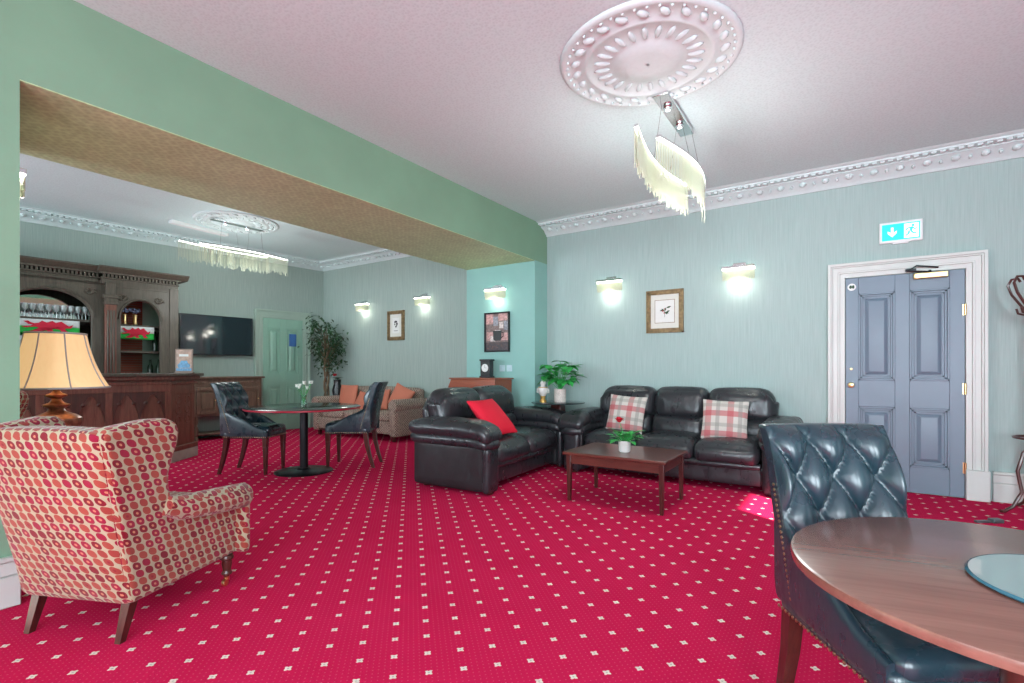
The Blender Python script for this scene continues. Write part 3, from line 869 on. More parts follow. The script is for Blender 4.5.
rc = Vector((-2.496, .86)); latr = Vector((.917, .399))
c0 = rc - latr*.335 + Vector((fx, fy))*.03
wc.location = (c0.x, c0.y, 0); wc.rotation_euler = (0,0,face(fx, fy)); wc['group'] = 'oval-patterned wing armchairs'
w2c = dup(wc, 'second oval-patterned wing armchair, only its top showing behind the table lamp', (-5.87, .90, 0), face(.8,.6))
w2c.scale = (1,1,1.04)

# ---------------------------------------------------------------- table lamp on a side table
lt = thing('lamp_table', 'small dark side table standing at the green pier under the table lamp', 'table', (-4.00, 1.00, 0))
b = MB(); b.lathe([(.20,.575),(.21,.58),(.21,.60),(.20,.605),(.001,.605)], 32); b.build('tabletop', M['mahog'], lt)
b = MB(); b.lathe([(.03,.05),(.025,.2),(.04,.3),(.025,.4),(.03,.575)], 16); b.build('pole', M['darkleg'], lt)
for k in range(3):
    a = 2*PI*k/3+.4; b = MB(); b.tube([(0.02*cos(a),.02*sin(a),.12),(.12*cos(a),.12*sin(a),.07),(.19*cos(a),.19*sin(a),.015)], [.02,.016,.013], 8); b.build('leg', M['darkleg'], lt)
lp = thing('table_lamp', 'table lamp with flared cream panelled shade and ornate copper-brown base', 'lamp', (-4.00, 1.00, .605))
b = MB(); b.lathe([(.11,0),(.115,.02),(.09,.04),(.05,.07),(.045,.10),(.07,.14),(.095,.18),(.112,.22),(.120,.25),(.118,.275),(.10,.292),(.070,.305),(.045,.318),(.036,.335),(.062,.348),(.066,.358),(.036,.37),(.026,.385),(.024,.395),(.05,.408),(.052,.418),(.028,.428),(.018,.44),(.018,.49),(.028,.50),(.012,.51)], 28, wob=lambda a, z: 1+.035*cos(10*a)*(.15 < z < .29)); b.build('base', M['copper'], lp)
# bell shade with eight panels
prof = [(.262,.462),(.252,.475),(.228,.52),(.205,.57),(.186,.62),(.171,.67),(.158,.72),(.149,.765),(.144,.79)]
def wobf(a, z):
    t = (a*8/(2*PI)) % 1; return 1 - .03*(4*t*(1-t))*1.0 + .0
b = MB(); b.lathe(prof, 64, cap=False, wob=wobf); sh = b.build('shade', M['shade'], lp, thick=.003, ang=25)
b = MB()
for k in range(8):
    a = 2*PI*k/8; b.tube([(r*cos(a)*1.005, r*sin(a)*1.005, z) for r, z in prof], .004, 6)
for (r, z) in (prof[0], prof[-1]):
    b.tube([(r*wobf(2*PI*k/64, z)*cos(2*PI*k/64)*1.004, r*wobf(2*PI*k/64, z)*sin(2*PI*k/64)*1.004, z) for k in range(65)], .0065, 6)
b.build('shade_trim', M['trimcloth'], sh)
b = MB(); b.ball((0,0,.58), (.03,.03,.045)); b.build('bulb', emit('warm_bulb', (1,.75,.45), 8), lp)

# ---------------------------------------------------------------- right foreground table
CR, CD = 1.07, 1.03
def cw(r, d): return (r*.8321 - d*.5547, r*.5547 + d*.8321)
tx, ty = cw(CR, CD)
ft = thing('round_table', 'polished brown round wooden table in the right foreground', 'table', (tx, ty, 0), .2)
b = MB(); b.lathe([(.415,.722),(.43,.728),(.432,.738),(.43,.747),(.424,.75),(.001,.75)], 96); b.build('tabletop', M['tabletop'], ft, ang=30)
b = MB(); b.lathe([(.10,.722),(.12,.71),(.05,.69),(.045,.5),(.06,.4),(.07,.3),(.05,.22),(.06,.15),(.03,.13)], 24); b.build('pedestal', M['darkleg'], ft)
for k in range(4):
    a = PI/4+k*PI/2; b = MB(); b.tube([(.03*cos(a),.03*sin(a),.20),(.15*cos(a),.15*sin(a),.13),(.27*cos(a),.27*sin(a),.04),(.31*cos(a),.31*sin(a),.02)], [.03,.026,.02,.018], 10); b.build('leg', M['darkleg'], ft)
gx, gy = cw(1.116, .952)
gp = thing('glass_plate', 'round pale mirrored glass plate lying on the brown wooden table', 'plate', (gx, gy, .75))
b = MB(); b.lathe([(.150,.001),(.183,.004),(.185,.007),(.182,.010),(.168,.0095),(.001,.0095)], 72); b.build('disc', mat('pale_mirror_glass', (.62,.72,.72), .06, .85), gp, ang=20)
b = MB(); b.lathe([(.1835,.002),(.1875,.006),(.1835,.0105)], 72, cap=False); b.build('edge', mat('blue_glass_edge', (.04,.14,.19), .15), gp)
hx, hy = cw(1.02+.045, .985)
b = MB(); b.tube([(.03*cos(t/9*2*PI), .03*sin(t/9*2*PI), .008+.0) for t in range(10)], .004, 6); b.tube([(.03,0,.008),(.03,0,.05),(.02,0,.07)], .004, 6)
o = b.build('candle_ring', M['blackmetal']); o.location = (hx+.03, hy, .752+.0075); tag(o, 'small dark metal ring holder on the glass plate', 'holder')

# ---------------------------------------------------------------- wall B lights (sconces)
def sconce():
    root = thing('wall_light', '', 'wall light')
    b = MB(); b.box(-.07,.07,-.02,0,.05,.10); b.box(-.05,.05,-.075,-.015,.062,.080); b.build('wall_plate', M['chrome'], root, bevel=.003)
    b = MB(); b.box(-.17,.17,-.115,-.055,.030,.058); b.build('lamp_bar', M['chrome'], root, bevel=.003)
    b = MB(); b.box(-.165,.165,-.112,-.058,.018,.030); b.build('led', M['led'], root)
    b = MB(); n = 26
    for k in range(n):
        x = -.16 + .32*k/(n-1)
        for r_, y in enumerate((-.107,-.085,-.063)):
            L = .085+.035*abs(sin(k*1.7+r_)); b.box(x-.0035, x+.0035, y-.0035, y+.0035, .018-L, .018)
    b.build('crystal_rods', M['crystal'], root, smooth=False)
    return root
def lamp_light(loc, e, sz, rot=(0,0,0), col=(1,.95,.85), name='glow', typ='POINT'):
    l = bpy.data.lights.new(name, typ); l.energy = e; l.color = col
    if typ == 'POINT': l.shadow_soft_size = sz
    o = bpy.data.objects.new(name, l); COL.objects.link(o); o.location = loc; o.rotation_euler = rot; return o
s0 = sconce()
SC = [((-2.50, YB, 2.27), 0, 'crystal wall light left of the floral picture, over the three-seater sofa'),
      ((-.98, YB, 2.27), 0, 'crystal wall light right of the floral picture, nearest the grey-blue door'),
      ((-4.06, 5.77, 2.26), 0, 'crystal wall light on the teal pilaster above the dark-framed print'),
      ((-6.10, YF, 2.39), 0, 'crystal wall light right of the small gilt picture in the bar room'),
      ((-7.66, YF, 2.39), 0, 'crystal wall light nearest the ficus tree in the bar room'),
      ((-4.04, .724, 2.26), PI, 'crystal wall light seen edge-on on the green pier at the far left')]
for i, (l, r, lab) in enumerate(SC):
    o = s0 if i == 0 else copy_tree(s0)
    o.location = l; o.rotation_euler = (0,0,r); o['label'] = lab; o['group'] = 'crystal wall lights'
    yy = l[1] - .09*(1 if r == 0 else -1)
    lamp_light((l[0], yy, l[2]-.12), 1.7, .06, name='sconce_glow')

# ---------------------------------------------------------------- chandeliers
def chandelier():
    root = thing('chandelier', '', 'chandelier')
    b = MB(); b.box(-.055,.055,-.36,.38,-.045,-.02); b.build('ceiling_plate', M['chrome'], root, bevel=.003)
    b = MB()
    for y in (-.05, .05): b.lathe([(.02,-.022),(.02,0)], 12, T(0,y,0))
    b.build('fixing_posts', M['brass'], root)
    for y in (-.17, .15):
        b = MB(); b.lathe([(.028,-.045),(.032,-.055),(.028,-.07),(.02,-.072)], 16, T(0,y,0)); sp = b.build('spot_housing', M['chrome'], root)
        b = MB(); b.lathe([(.018,-.0725),(.018,-.074),(.001,-.0745)], 12, T(0,y,0)); b.build('spot_lens', M['spot'], sp)
    def arc(y0, y1, bulge, n=30, x0=0.0):
        return [Vector((x0 + bulge*sin(PI*k/n), y0+(y1-y0)*k/n, 0)) for k in range(n+1)]
    for nm, pts in (('curved_tier', arc(-.76, .48, -.075, x0=-.03)), ('curved_tier', arc(-.53, .77, .105, x0=.04))):
        z = -.42; b = MB(); v = []; f = []
        for q in pts:
            for dx, dz in ((-.014,0),(.014,0),(.014,.016),(-.014,.016)): v.append((q.x+dx, q.y, z+dz))
        n = len(pts)
        for i in range(n-1):
            for k in range(4): f.append((i*4+k, i*4+(k+1)%4, (i+1)*4+(k+1)%4, (i+1)*4+k))
        f += [(0,1,2,3), (n*4-4,n*4-3,n*4-2,n*4-1)]; b.add(v, f); tr = b.build(nm, M['chrome'], root, smooth=False)
        b = MB(); v = [(p_[0]*1.0, p_[1], z-.012 + (0 if abs(p_[2]-z) < .001 else .011)) for p_ in v]; b.add(v, f); b.build('led_strip', M['ledc'], tr, smooth=False)
        b = MB()
        for i in range(0, (n-1)*2+1):
            t = i/2; k = min(int(t), n-2); q = pts[k].lerp(pts[k+1], t-k)
            for side in (-.009, .009):
                L = .19 + .07*random.random()
                b.box(q.x+side-.0026, q.x+side+.0026, q.y-.0026+side*.6, q.y+.0026+side*.6, z-.012-L, z-.012)
        b.build('crystal_rods', M['crystal'], tr, smooth=False)
    b = MB()
    for x, y in ((-.09,-.2),(-.09,.2),(.13,-.05),(.12,.33)): b.tube([(x*.4,y,-.04),(x,y,-.41)], .0012, 4)
    b.build('suspension_wires', M['blackmetal'], root)
    return root
cd = chandelier(); cd.location = (-1.09, 3.90, H1); cd['label'] = 'long curved crystal-rod chandelier lit above the black leather sofas'; cd['group'] = 'curved crystal chandeliers'
dup(cd, 'curved crystal-rod chandelier hanging beyond the beam in the bar room', (-7.44, 3.89, H2), 0)
lamp_light((-1.09, 3.9, H1-1.0), 26, .3, name='chandelier_glow', col=(.95,1,.98)); lamp_light((-7.44, 3.89, H2-1.0), 26, .3, name='chandelier_glow', col=(.95,1,.98))
def simple(name, label, cat, mb, m, loc=(0,0,0), rz=0, **k):
    o = mb.build(name, m, **k); o.location = loc; o.rotation_euler = (0,0,rz); return tag(o, label, cat)
b = MB(); b.lathe([(.06,0),(.06,-.025),(.045,-.04),(.001,-.042)], 24)
sd = simple('smoke_detector', 'white round smoke detector on the bar room ceiling, nearer the chandelier', 'smoke detector', b, M['plastic'], (-6.35, 4.15, H2))
sd['group'] = 'ceiling detectors'
c = sd.copy(); COL.objects.link(c); c.location = (-6.30, 4.55, H2); c['label'] = 'white round detector on the bar room ceiling, further toward the back wall'
b = MB(); b.box(-.05,.05,-.42,.42,-.05,0); simple('ceiling_strip_light', 'plain white ceiling strip near the bar room chandelier', 'light', b, M['plastic'], (-8.15, 3.7, H2), .1, bevel=.008)

# ---------------------------------------------------------------- pictures
def frame(name, label, W, H, fw, mf, loc, rz, art):
    root = thing(name, label, 'picture', loc, rz)
    b = MB()
    for (t0, t1, d) in ((0, fw*.35, .030), (fw*.35, fw*.75, .020), (fw*.75, fw, .026)):
        b.box(-W/2+t0, -W/2+t1, -d, 0, -H/2+t0, H/2-t0); b.box(W/2-t1, W/2-t0, -d, 0, -H/2+t0, H/2-t0)
        b.box(-W/2+t0, W/2-t0, -d, 0, H/2-t1, H/2-t0); b.box(-W/2+t0, W/2-t0, -d, 0, -H/2+t0, -H/2+t1)
    b.build('frame', mf, root, bevel=.002)
    art(root, W-2*fw, H-2*fw); return root
def botanical(root, w, h):
    b = MB(); b.box(-w/2, w/2, -.012, -.004, -h/2, h/2); b.build('mount', M['matboard'], root)
    pw, ph = w*.34, h*.33
    b = MB(); b.box(-pw-.006, pw+.006, -.0135, -.012, -ph-.006, ph+.006); b.build('mount_line', M['gilt'], root)
    b = MB(); b.box(-pw, pw, -.0145, -.013, -ph, ph); b.build('paper', M['paper'], root)
    b = MB()
    for (x, z, a, L) in ((0,.0,1.2,.05),(.0,.0,2.4,.05),(.0,-.01,-.3,.055),(.01,-.02,.5,.06),(-.01,.02,3.4,.05),(.02,.04,.3,.06),(.0,.0,-.9,.05)):
        n = 8; pl = [(x+cos(a)*L*t/n + sin(a)*.35*L*sin(PI*t/n)*.5, z+sin(a)*L*t/n - cos(a)*.35*L*sin(PI*t/n)*.5) for t in range(n+1)] + [(x+cos(a)*L*t/n - sin(a)*.35*L*sin(PI*t/n)*.5, z+sin(a)*L*t/n + cos(a)*.35*L*sin(PI*t/n)*.5) for t in range(n-1,0,-1)]
        b.prism(pl, -.0152, -.0146, axis='y')
    b.prism([(-.002,-.07),(.002,-.07),(.003,.02),(-.001,.02)], -.0152, -.0146, axis='y')
    b.build('printed_leaves', M['leafd'], root, smooth=False)
    b = MB()
    for (x, z, r) in ((-.022,.005,.011),(-.005,-.02,.009),(.0,.03,.008)): b.lathe([(r,0),(r,.0005)], 14, T(x,-.0153,z, rx=PI/2))
    b.build('printed_berries', mat('faded_red_print', (.35,.06,.05), .8), root)
frame('framed_picture', 'gilt-framed botanical print between the two wall lights over the three-seater sofa', .45, .52, .055, M['gilt'], (-1.815, YB, 1.88), 0, botanical)
def smallprint(root, w, h):
    b = MB(); b.box(-w/2, w/2, -.012, -.004, -h/2, h/2); b.build('mount', M['matboard'], root)
    b = MB(); b.box(-w*.3, w*.3, -.0135, -.012, -h*.34, h*.34); b.build('paper', M['paper'], root)
    b = MB()
    for k in range(7):
        a = k*2.4; b.lathe([(.024-.002*k,0),(.024-.002*k,.0004)], 7, T(.035*cos(a)*.8,-.0137,.03+.05*sin(a), rx=PI/2))
    b.box(-.05,.05,-.0142,-.0136,-.10,-.092); b.build('printed_figure', M['dark'], root, smooth=False)
frame('framed_picture', 'small gilt-framed print between two wall lights in the bar room', .43, .54, .065, M['gilt'], (-6.82, YF, 1.975), 0, smallprint)
def collage(root, w, h):
    def patch(nm, rects, col, y):
        b = MB()
        for (x0, x1, z0, z1) in rects: b.box(x0*w/2, x1*w/2, y, -.004, z0*h/2, z1*h/2)
        b.build(nm, mat('print_'+nm, col, .5, var=(40,.45)), root, smooth=False)
    patch('print_ground', [(-1,1,-1,1)], (.17,.12,.11), -.010)
    for rr in ((-1,-.35,.45,1),(.1,.9,.62,1),(-.95,-.3,-.45,.02),(.35,1,-.45,-.05)): patch('pink_patch', [rr], (.48,.27,.25), -.0108)
    for rr in ((-.35,.1,.35,.85),(.6,1,.1,.6)): patch('grey_patch', [rr], (.22,.23,.26), -.0113)
    for rr in ((-.2,.3,.02,.12),(.2,.55,.2,.55),(-.6,-.2,-.5,-.2)): patch('pale_patch', [rr], (.55,.48,.46), -.0118)
    patch('dark_band', [(-1,1,-1,-.55)], (.05,.04,.045), -.0121)
    b = MB(); b.prism([(-.07,.02),(.08,.02),(.075,-.10),(.05,-.12),(-.04,-.12),(-.065,-.10)], -.0135, -.012, axis='y')
    b.tube([(.075,-.0128,0),(.105,-.0128,-.01),(.105,-.0128,-.06),(.07,-.0128,-.085)], .007, 6)
    b.build('printed_mug', M['black'], root)
    b = MB()
    for k in range(40):
        b.ball(((random.random()-.5)*w*.95, -.0125, -h/2+.02+random.random()*.09), (.007,.001,.005), 6, 4)
    b.build('printed_beans', mat('coffee_bean_print', (.16,.07,.05), .6), root)
frame('framed_print', 'black-framed coffee mug print on the teal pilaster above the small clock', .43, .56, .022, M['black'], (-4.075, 5.77, 1.70), 0, collage)

# exit sign
ex = thing('exit_sign', 'turquoise running-man exit sign with down arrow above the grey-blue door', 'sign', (.45, YB, 2.50))
b = MB(); b.box(-.165,.165,-.035,0,-.10,.10); b.build('housing', M['plastic'], ex, bevel=.004)
b = MB(); b.box(-.145,.145,-.038,-.034,-.078,.078); b.build('sign_face', M['exit'], ex)
b = MB(); b.box(.025,.135,-.0395,-.0378,-.068,.068); b.prism([(-.075,.045),(-.055,.045),(-.055,-.005),(-.03,.012),(-.03,-.012),(-.065,-.048),(-.10,-.012),(-.10,.012),(-.075,-.005)], -.0395, -.0378, axis='y'); b.build('pictogram', M['exitw'], ex, smooth=False)
b = MB(); b.lathe([(.011,0),(.011,.001)], 14, T(.092,-.0405,.046, rx=PI/2))
for pl in ([(.062,.030),(.088,.036),(.092,.024),(.084,-.008),(.068,-.004),(.070,.018)], [(.084,-.004),(.098,-.022),(.118,-.026),(.119,-.034),(.093,-.032),(.072,-.010)], [(.070,-.004),(.066,-.030),(.040,-.050),(.034,-.043),(.054,-.026),(.058,.0)], [(.086,.034),(.106,.016),(.124,.020),(.124,.012),(.104,.006),(.084,.022)], [(.064,.032),(.044,.022),(.036,.004),(.044,.002),(.050,.015),(.066,.022)]):
    b.prism(pl, -.0405, -.0390, axis='y')
b.build('running_figure', M['exit'], ex, smooth=False)
b = MB(); b.box(-.06,.06,-.03,-.005,-.112,-.10); b.build('lamp_strip', M['plastic'], ex)

# ---------------------------------------------------------------- side table, plant, cream figurine
gt = thing('glass_side_table', 'round dark glass pedestal side table in the corner between the black sofas', 'table', (-3.06, 5.68, 0))
b = MB(); b.lathe([(.335,.742),(.345,.746),(.345,.754),(.335,.758),(.001,.758)], 48); b.build('tabletop', mat('smoked_glass', (.03,.045,.05), .06), gt)
b = MB(); b.box(-.07,.07,-.07,.07,.05,.742); b.build('pedestal', M['darkleg'], gt, bevel=.01)
b = MB(); b.box(-.2,.2,-.2,.2,0,.05); b.build('base', M['darkleg'], gt, bevel=.01)
pp = thing('potted_plant', 'bright green leafy plant in a speckled cream cylinder pot on the dark glass side table', 'potted plant', (-3.02, 5.66, .758))
b = MB(); b.lathe([(.068,0),(.075,.008),(.076,.17),(.070,.17),(.066,.15),(.004,.148)], 28); b.build('pot', M['speck'], pp)
b = MB(); lv = MB()
for k in range(30):
    a = k*2.4; r = .04+.16*random.random(); zz = .27+.25*random.random()
    e = Vector((cos(a)*r*1.15, sin(a)*r, zz)); b.tube([(0,0,.14),(e.x*.4,e.y*.4,.14+(zz-.14)*.6), e], .003, 5)
    for j in range(3): lv.leaf(e, (cos(a+j*1.1-1), sin(a+j*1.1-1), .6-1.1*random.random()), .135, .10, bend=.25)
b.build('stems', M['leaf'], pp); lv.build('leaves', M['leaf'], pp)
fg = thing('ceramic_figurine', 'cream and gold bottle-shaped ornament beside the green plant', 'ornament', (-3.225, 5.58, .758))
b = MB(); b.lathe([(.03,.075),(.05,.10),(.068,.15),(.062,.185),(.03,.20),(.027,.215),(.038,.235),(.035,.26),(.015,.27),(.012,.285)], 20); b.build('body', M['white'], fg)
b = MB(); b.lathe([(.045,0),(.045,.02),(.028,.035),(.034,.075)], 18); b.lathe([(.064,.183),(.066,.188),(.06,.193)], 18, cap=False); b.build('foot', mat('gold_paint', (.62,.36,.10), .35, .6), fg)
for s in (-1, 1):
    b = MB(); b.tube([(s*.055,0,.17),(s*.085,0,.165),(s*.085,0,.12),(s*.06,0,.115)], .008, 8); b.build('handle', M['white'], fg)

# bureau and clock at the pilaster
bu = thing('wooden_bureau', 'orange-red wooden bureau with slanted side standing against the teal pilaster', 'bureau', (-4.22, 5.74, 0))
b = MB(); b.prism([(-.42,0),(-.42,.86),(-.33,1.04),(.42,1.04),(.42,0)], -.42, -.02, axis='y'); b.build('body', M['burwood'], bu, bevel=.006)
b = MB(); b.box(-.35,.44,-.44,-.0,1.04,1.06); b.build('top', M['burwood'], bu, bevel=.004)
for z0, z1 in ((.12,.40),(.43,.70)):
    b = MB(); b.box(-.38,.37,-.435,-.42,z0,z1); dr = b.build('drawer', M['burwood'], bu, bevel=.004)
    for x in (-.22, .16):
        b = MB(); b.ball((x,-.445,(z0+z1)/2), .014); b.build('knob', M['brass'], dr)
ck = thing('mantel_clock', 'small dark mantel clock with white face on the wooden bureau', 'clock', (-4.12, 5.58, 1.06))
b = MB(); b.box(-.095,.095,-.05,.05,0,.025); b.box(-.08,.08,-.045,.045,.025,.23); b.box(-.095,.095,-.05,.05,.23,.255); b.build('case', M['black'], ck, bevel=.004)
b = MB(); b.lathe([(.055,0),(.055,.006),(.001,.007)], 28, T(0,-.045,.135, rx=PI/2)); fc = b.build('dial', M['paper'], ck)
b = MB(); b.box(-.002,.002,-.054,-.052,.135,.175); b.box(0,.028,-.054,-.052,.133,.137); b.build('hands', M['dark'], fc)
b = MB(); b.box(-.045,.045,-.008,0,-.045,.045); b.box(-.012,.012,-.013,-.006,-.018,.018)
sw = simple('wall_switch', 'pale blue-white switch plate on the teal pilaster, nearer the clock', 'switch', b, mat('pale_blue_plate', (.42,.58,.62), .4), (-3.99, 5.77, 1.19), bevel=.002)
sw['group'] = 'switch plates on the pilaster'
c = sw.copy(); COL.objects.link(c); c.location = (-3.87, 5.77, 1.19); c['label'] = 'pale blue-white switch plate on the teal pilaster, further from the clock'

# ---------------------------------------------------------------- patterned sofa and orange cushions
ps = thing('patterned_sofa', 'beige-brown patterned sofa along the bar room wall with orange cushions', 'sofa', (-6.98, 5.98, 0), PI+radians(2))
F = M['weave']; W = 2.10
b = MB(); b.rbox((0,0,.22), (W-.1,.78,.22), .04, 8); b.build('base', F, ps, uv=True)
b = MB(); b.rbox((0,-.30,.55), (W-.22,.20,.60), .07, 12, bulge=(0,.02,.02)); b.build('backrest', F, ps, uv=True)
for i in range(3):
    b = MB(); b.rbox((-.56+.56*i,.08,.385), (.555,.60,.16), .06, 10, bulge=(0,.01,.02)); b.build('seat_cushion', F, ps, uv=True)
for s in (-1, 1):
    b = MB(); b.rbox((s*(W/2-.10),.02,.33), (.17,.80,.50), .05, 8); b.tube([(s*(W/2-.09),-.36,.585),(s*(W/2-.09),.40,.585),(s*(W/2-.09),.425,.585)], [.10,.105,.09], 18); b.build('arm', F, ps, uv=True, ang=50)
    for y in (-.32,.34):
        b = MB(); b.taper((s*(W/2-.13),y,0), .02, (s*(W/2-.13),y,.12), .03); b.build('leg', M['darkleg'], ps)
cushion('orange_cushion', 'large square orange cushion standing upright at the left of the patterned sofa', (.46,.42), M['orange'], (-7.62, 6.02, .68), (-.15, 0, 0), 'orange cushions on the patterned sofa')
cushion('orange_cushion', 'orange cushion lying low on the patterned sofa, showing beside the side-on chair back', (.42,.34), M['orange'], (-7.05, 5.93, .60), (-.45, .15, .1), 'orange cushions on the patterned sofa')
cushion('orange_cushion', 'orange cushion at the right end of the patterned sofa behind its arm', (.44,.38), M['orange'], (-6.25, 6.02, .70), (-.3, .35, 0), 'orange cushions on the patterned sofa')
cushion('orange_cushion', 'orange cushion in the middle of the patterned sofa, partly behind the black chair back', (.38,.36), M['orange'], (-6.72, 6.00, .64), (-.3, -.1, 0), 'orange cushions on the patterned sofa')

# ---------------------------------------------------------------- ficus tree
fx_ = thing('ficus_tree', 'dark green ficus tree with twisted trunk in the corner behind the patterned sofa', 'tree', (-8.38, 6.10, 0))
b = MB(); b.lathe([(.12,0),(.16,.02),(.19,.34),(.17,.34),(.15,.30),(.004,.29)], 24); b.build('pot', M['mahog'], fx_)
b = MB()
for s in range(3):
    b.tube([(.04*cos(s*2.1+k*.9), .04*sin(s*2.1+k*.9), .28+k*.13) for k in range(13)], [.024-.001*k for k in range(13)], 8)
tips = []
for k in range(44):
    a = k*2.4; z0 = 1.1+.75*random.random(); r = .12+.26*random.random()
    e = Vector((cos(a)*r, sin(a)*r*.75, z0+.05+.25*random.random())); 
    if e.x < -.3: e.x = -.3
    b.tube([(0,0,z0-.1), e*.5+Vector((0,0,z0*.5)), e], [.008,.005,.003], 5); tips.append(e)
b.build('trunk', M['stem'], fx_)
b = MB()
for e in tips:
    for j in range(22):
        q = e + Vector((random.gauss(0,.075), random.gauss(0,.06), random.gauss(0,.09)))
        q.y = min(q.y, .20); q.x = max(q.x, -.32)
        b.leaf(q, (random.gauss(0,1), random.gauss(0,.8), -.4+.5*random.random()), .085, .04, bend=.3)
b.build('foliage', M['leafd'], fx_)
rp = thing('red_flower_pot', 'red flower in a dark tall vase behind the arm of the patterned sofa', 'vase', (-8.02, 6.08, 0))
b = MB(); b.lathe([(.10,0),(.11,.02),(.08,.3),(.07,.6),(.10,.78),(.06,.9),(.07,.98),(.05,.98),(.004,.9)], 20); b.build('vase', M['black'], rp)
b = MB()
for k in range(16):
    a = k*2.4; b.leaf((0,0,.98), (cos(a), sin(a), .7), .12, .06, bend=.3)
b.build('leaves', M['leafd'], rp)
b = MB()
for k in range(14):
    a = k*2.4; b.leaf((.02,-.08,1.04), (cos(a), sin(a), .3+.05*k), .07, .05, bend=-.2)
b.build('bloom', M['redpetal'], rp)

# ---------------------------------------------------------------- television and sideboard
tv = thing('television', 'large flat black television mounted on the bar room wall beside the carved bar', 'television', WL(0, 2.06, 1.42), RW-PI/2+PI)
def flip(root, mb, *a, **k): return mb.build(*a, **k)
# local: x along wall (positive towards the bar), y negative = into the room
TVW, TVH = 1.17, .68
tv.rotation_euler = (0,0,RW+PI/2)
b = MB(); b.box(-TVW/2, TVW/2, -.115, -.06, 0, TVH); b.build('casing', M['black'], tv, bevel=.006)
b = MB(); b.box(-TVW/2+.015, TVW/2-.015, -.1175, -.114, .02, TVH-.015); b.build('screen', M['screen'], tv)
b = MB(); b.box(-.2,.2,-.06,0,.2,.45); b.build('wall_bracket', M['blackmetal'], tv)
sb = thing('sideboard', 'carved oak sideboard with turned legs under the television', 'sideboard', WL(0, 2.0), RW+PI/2)
b = MB(); b.box(-.58,.58,-.47,-.01,1.02,1.05); b.build('top', M['sideoak'], sb, bevel=.008)
b = MB(); b.box(-.54,.54,-.42,-.03,.40,1.02); b.build('body', M['sideoak'], sb, bevel=.004)
b = MB()
for k in range(12): b.lathe([(.028,0),(.028,.006),(.015,.010)], 10, T(-.48+.087*k,-.43,.955, rx=PI/2))
b.box(-.53,.53,-.432,-.42,.99,1.01); b.box(-.53,.53,-.432,-.42,.90,.915); b.build('carved_frieze', M['sideoak'], sb)
for x in (-.35, 0, .35):
    b = MB(); b.box(x-.16,x-.11,-.45,-.42,.44,.88); b.box(x+.11,x+.16,-.45,-.42,.44,.88); b.box(x-.11,x+.11,-.45,-.42,.44,.50); b.box(x-.11,x+.11,-.45,-.42,.82,.88); b.box(x-.08,x+.08,-.44,-.42,.53,.79); b.box(x-.11,x+.11,-.428,-.42,.50,.82); dd = b.build('door', M['sideoak'], sb, bevel=.006)
    b = MB(); b.ball((x+.12,-.448,.66), .012); b.build('knob', M['brass'], dd)
for x in (-.50, .50):
    for y in (-.38, -.08):
        b = MB(); b.lathe([(.035,0),(.035,.05),(.022,.07),(.04,.14),(.04,.2),(.02,.25),(.035,.30),(.035,.40)], 14, T(x,y,0)); b.build('leg', M['sideoak'], sb)
b = MB(); b.box(-.53,.53,-.41,-.05,.09,.115); b.build('low_shelf', M['sideoak'], sb, bevel=.004)

# ---------------------------------------------------------------- carved back bar
bb = thing('carved_back_bar', 'tall carved grey-brown oak back bar with two arched shelved openings', 'bar cabinet', WL(0, 4.0), RW+PI/2)
O = M['baroak']
# local x = s-4.0 reversed sign: x = 4.0 - s ... (x grows towards the far corner)
X = lambda s: 4.0 - s
YFp = -.50                                  # front plane
def archpanel(s_r, s_l, a_r, a_l, z0, z1, apex, spring, y0, y1, name):
    # opening between a_r and a_l (s values) closed by a half ellipse
    xr, xl, ar, al = X(s_r), X(s_l), X(a_r), X(a_l); cx = (ar+al)/2; rx = (ar-al)/2
    pts = [(xl,z0),(xl,z1),(xr,z1),(xr,z0),(ar,z0),(ar,spring)]
    n = 20
    for k in range(1, n): t = PI*k/n; pts.append((cx+rx*cos(t), spring+(apex-spring)*sin(t)))
    pts += [(al,spring),(al,z0)]
    b = MB(); b.prism(pts, y0, y1, axis='y'); b.build(name, O, bb, bevel=.004, ang=25)
    b = MB(); ring = [(ar+.0,y0-.006,z0)] + [(cx+(rx+.02)*cos(PI*k/n), y0-.006, spring+(apex+.02-spring)*sin(PI*k/n)) for k in range(n+1)] + [(al-.0,y0-.006,z0)]
    b.tube(ring[1:-1], .016, 8); b.build('arch_moulding', O, bb)
    # carved spandrel scrolls
    for sx, xx in ((1, ar), (-1, al)):
        b = MB(); zz = apex - .02
        for k in range(9):
            a = k*.8; r = .055 - .004*k
            b.ball((xx + sx*.0 - sx*.02 + r*cos(a), y0-.010, zz+.04 + r*sin(a)*.8), (.022,.014,.018), 7, 5)
        b.build('spandrel_carving', O, bb)
CT = 1.02
archpanel(2.79, 3.62, 3.03, 3.52, CT, 2.42, 2.19, 1.90, YFp, YFp+.06, 'arch_panel')
archpanel(3.62, 4.96, 3.84, 4.74, CT, 2.42, 2.25, 1.90, YFp+.05, YFp+.11, 'arch_panel')
archpanel(4.96, 5.90, 5.10, 5.60, CT, 2.42, 2.19, 1.90, YFp, YFp+.06, 'arch_panel')
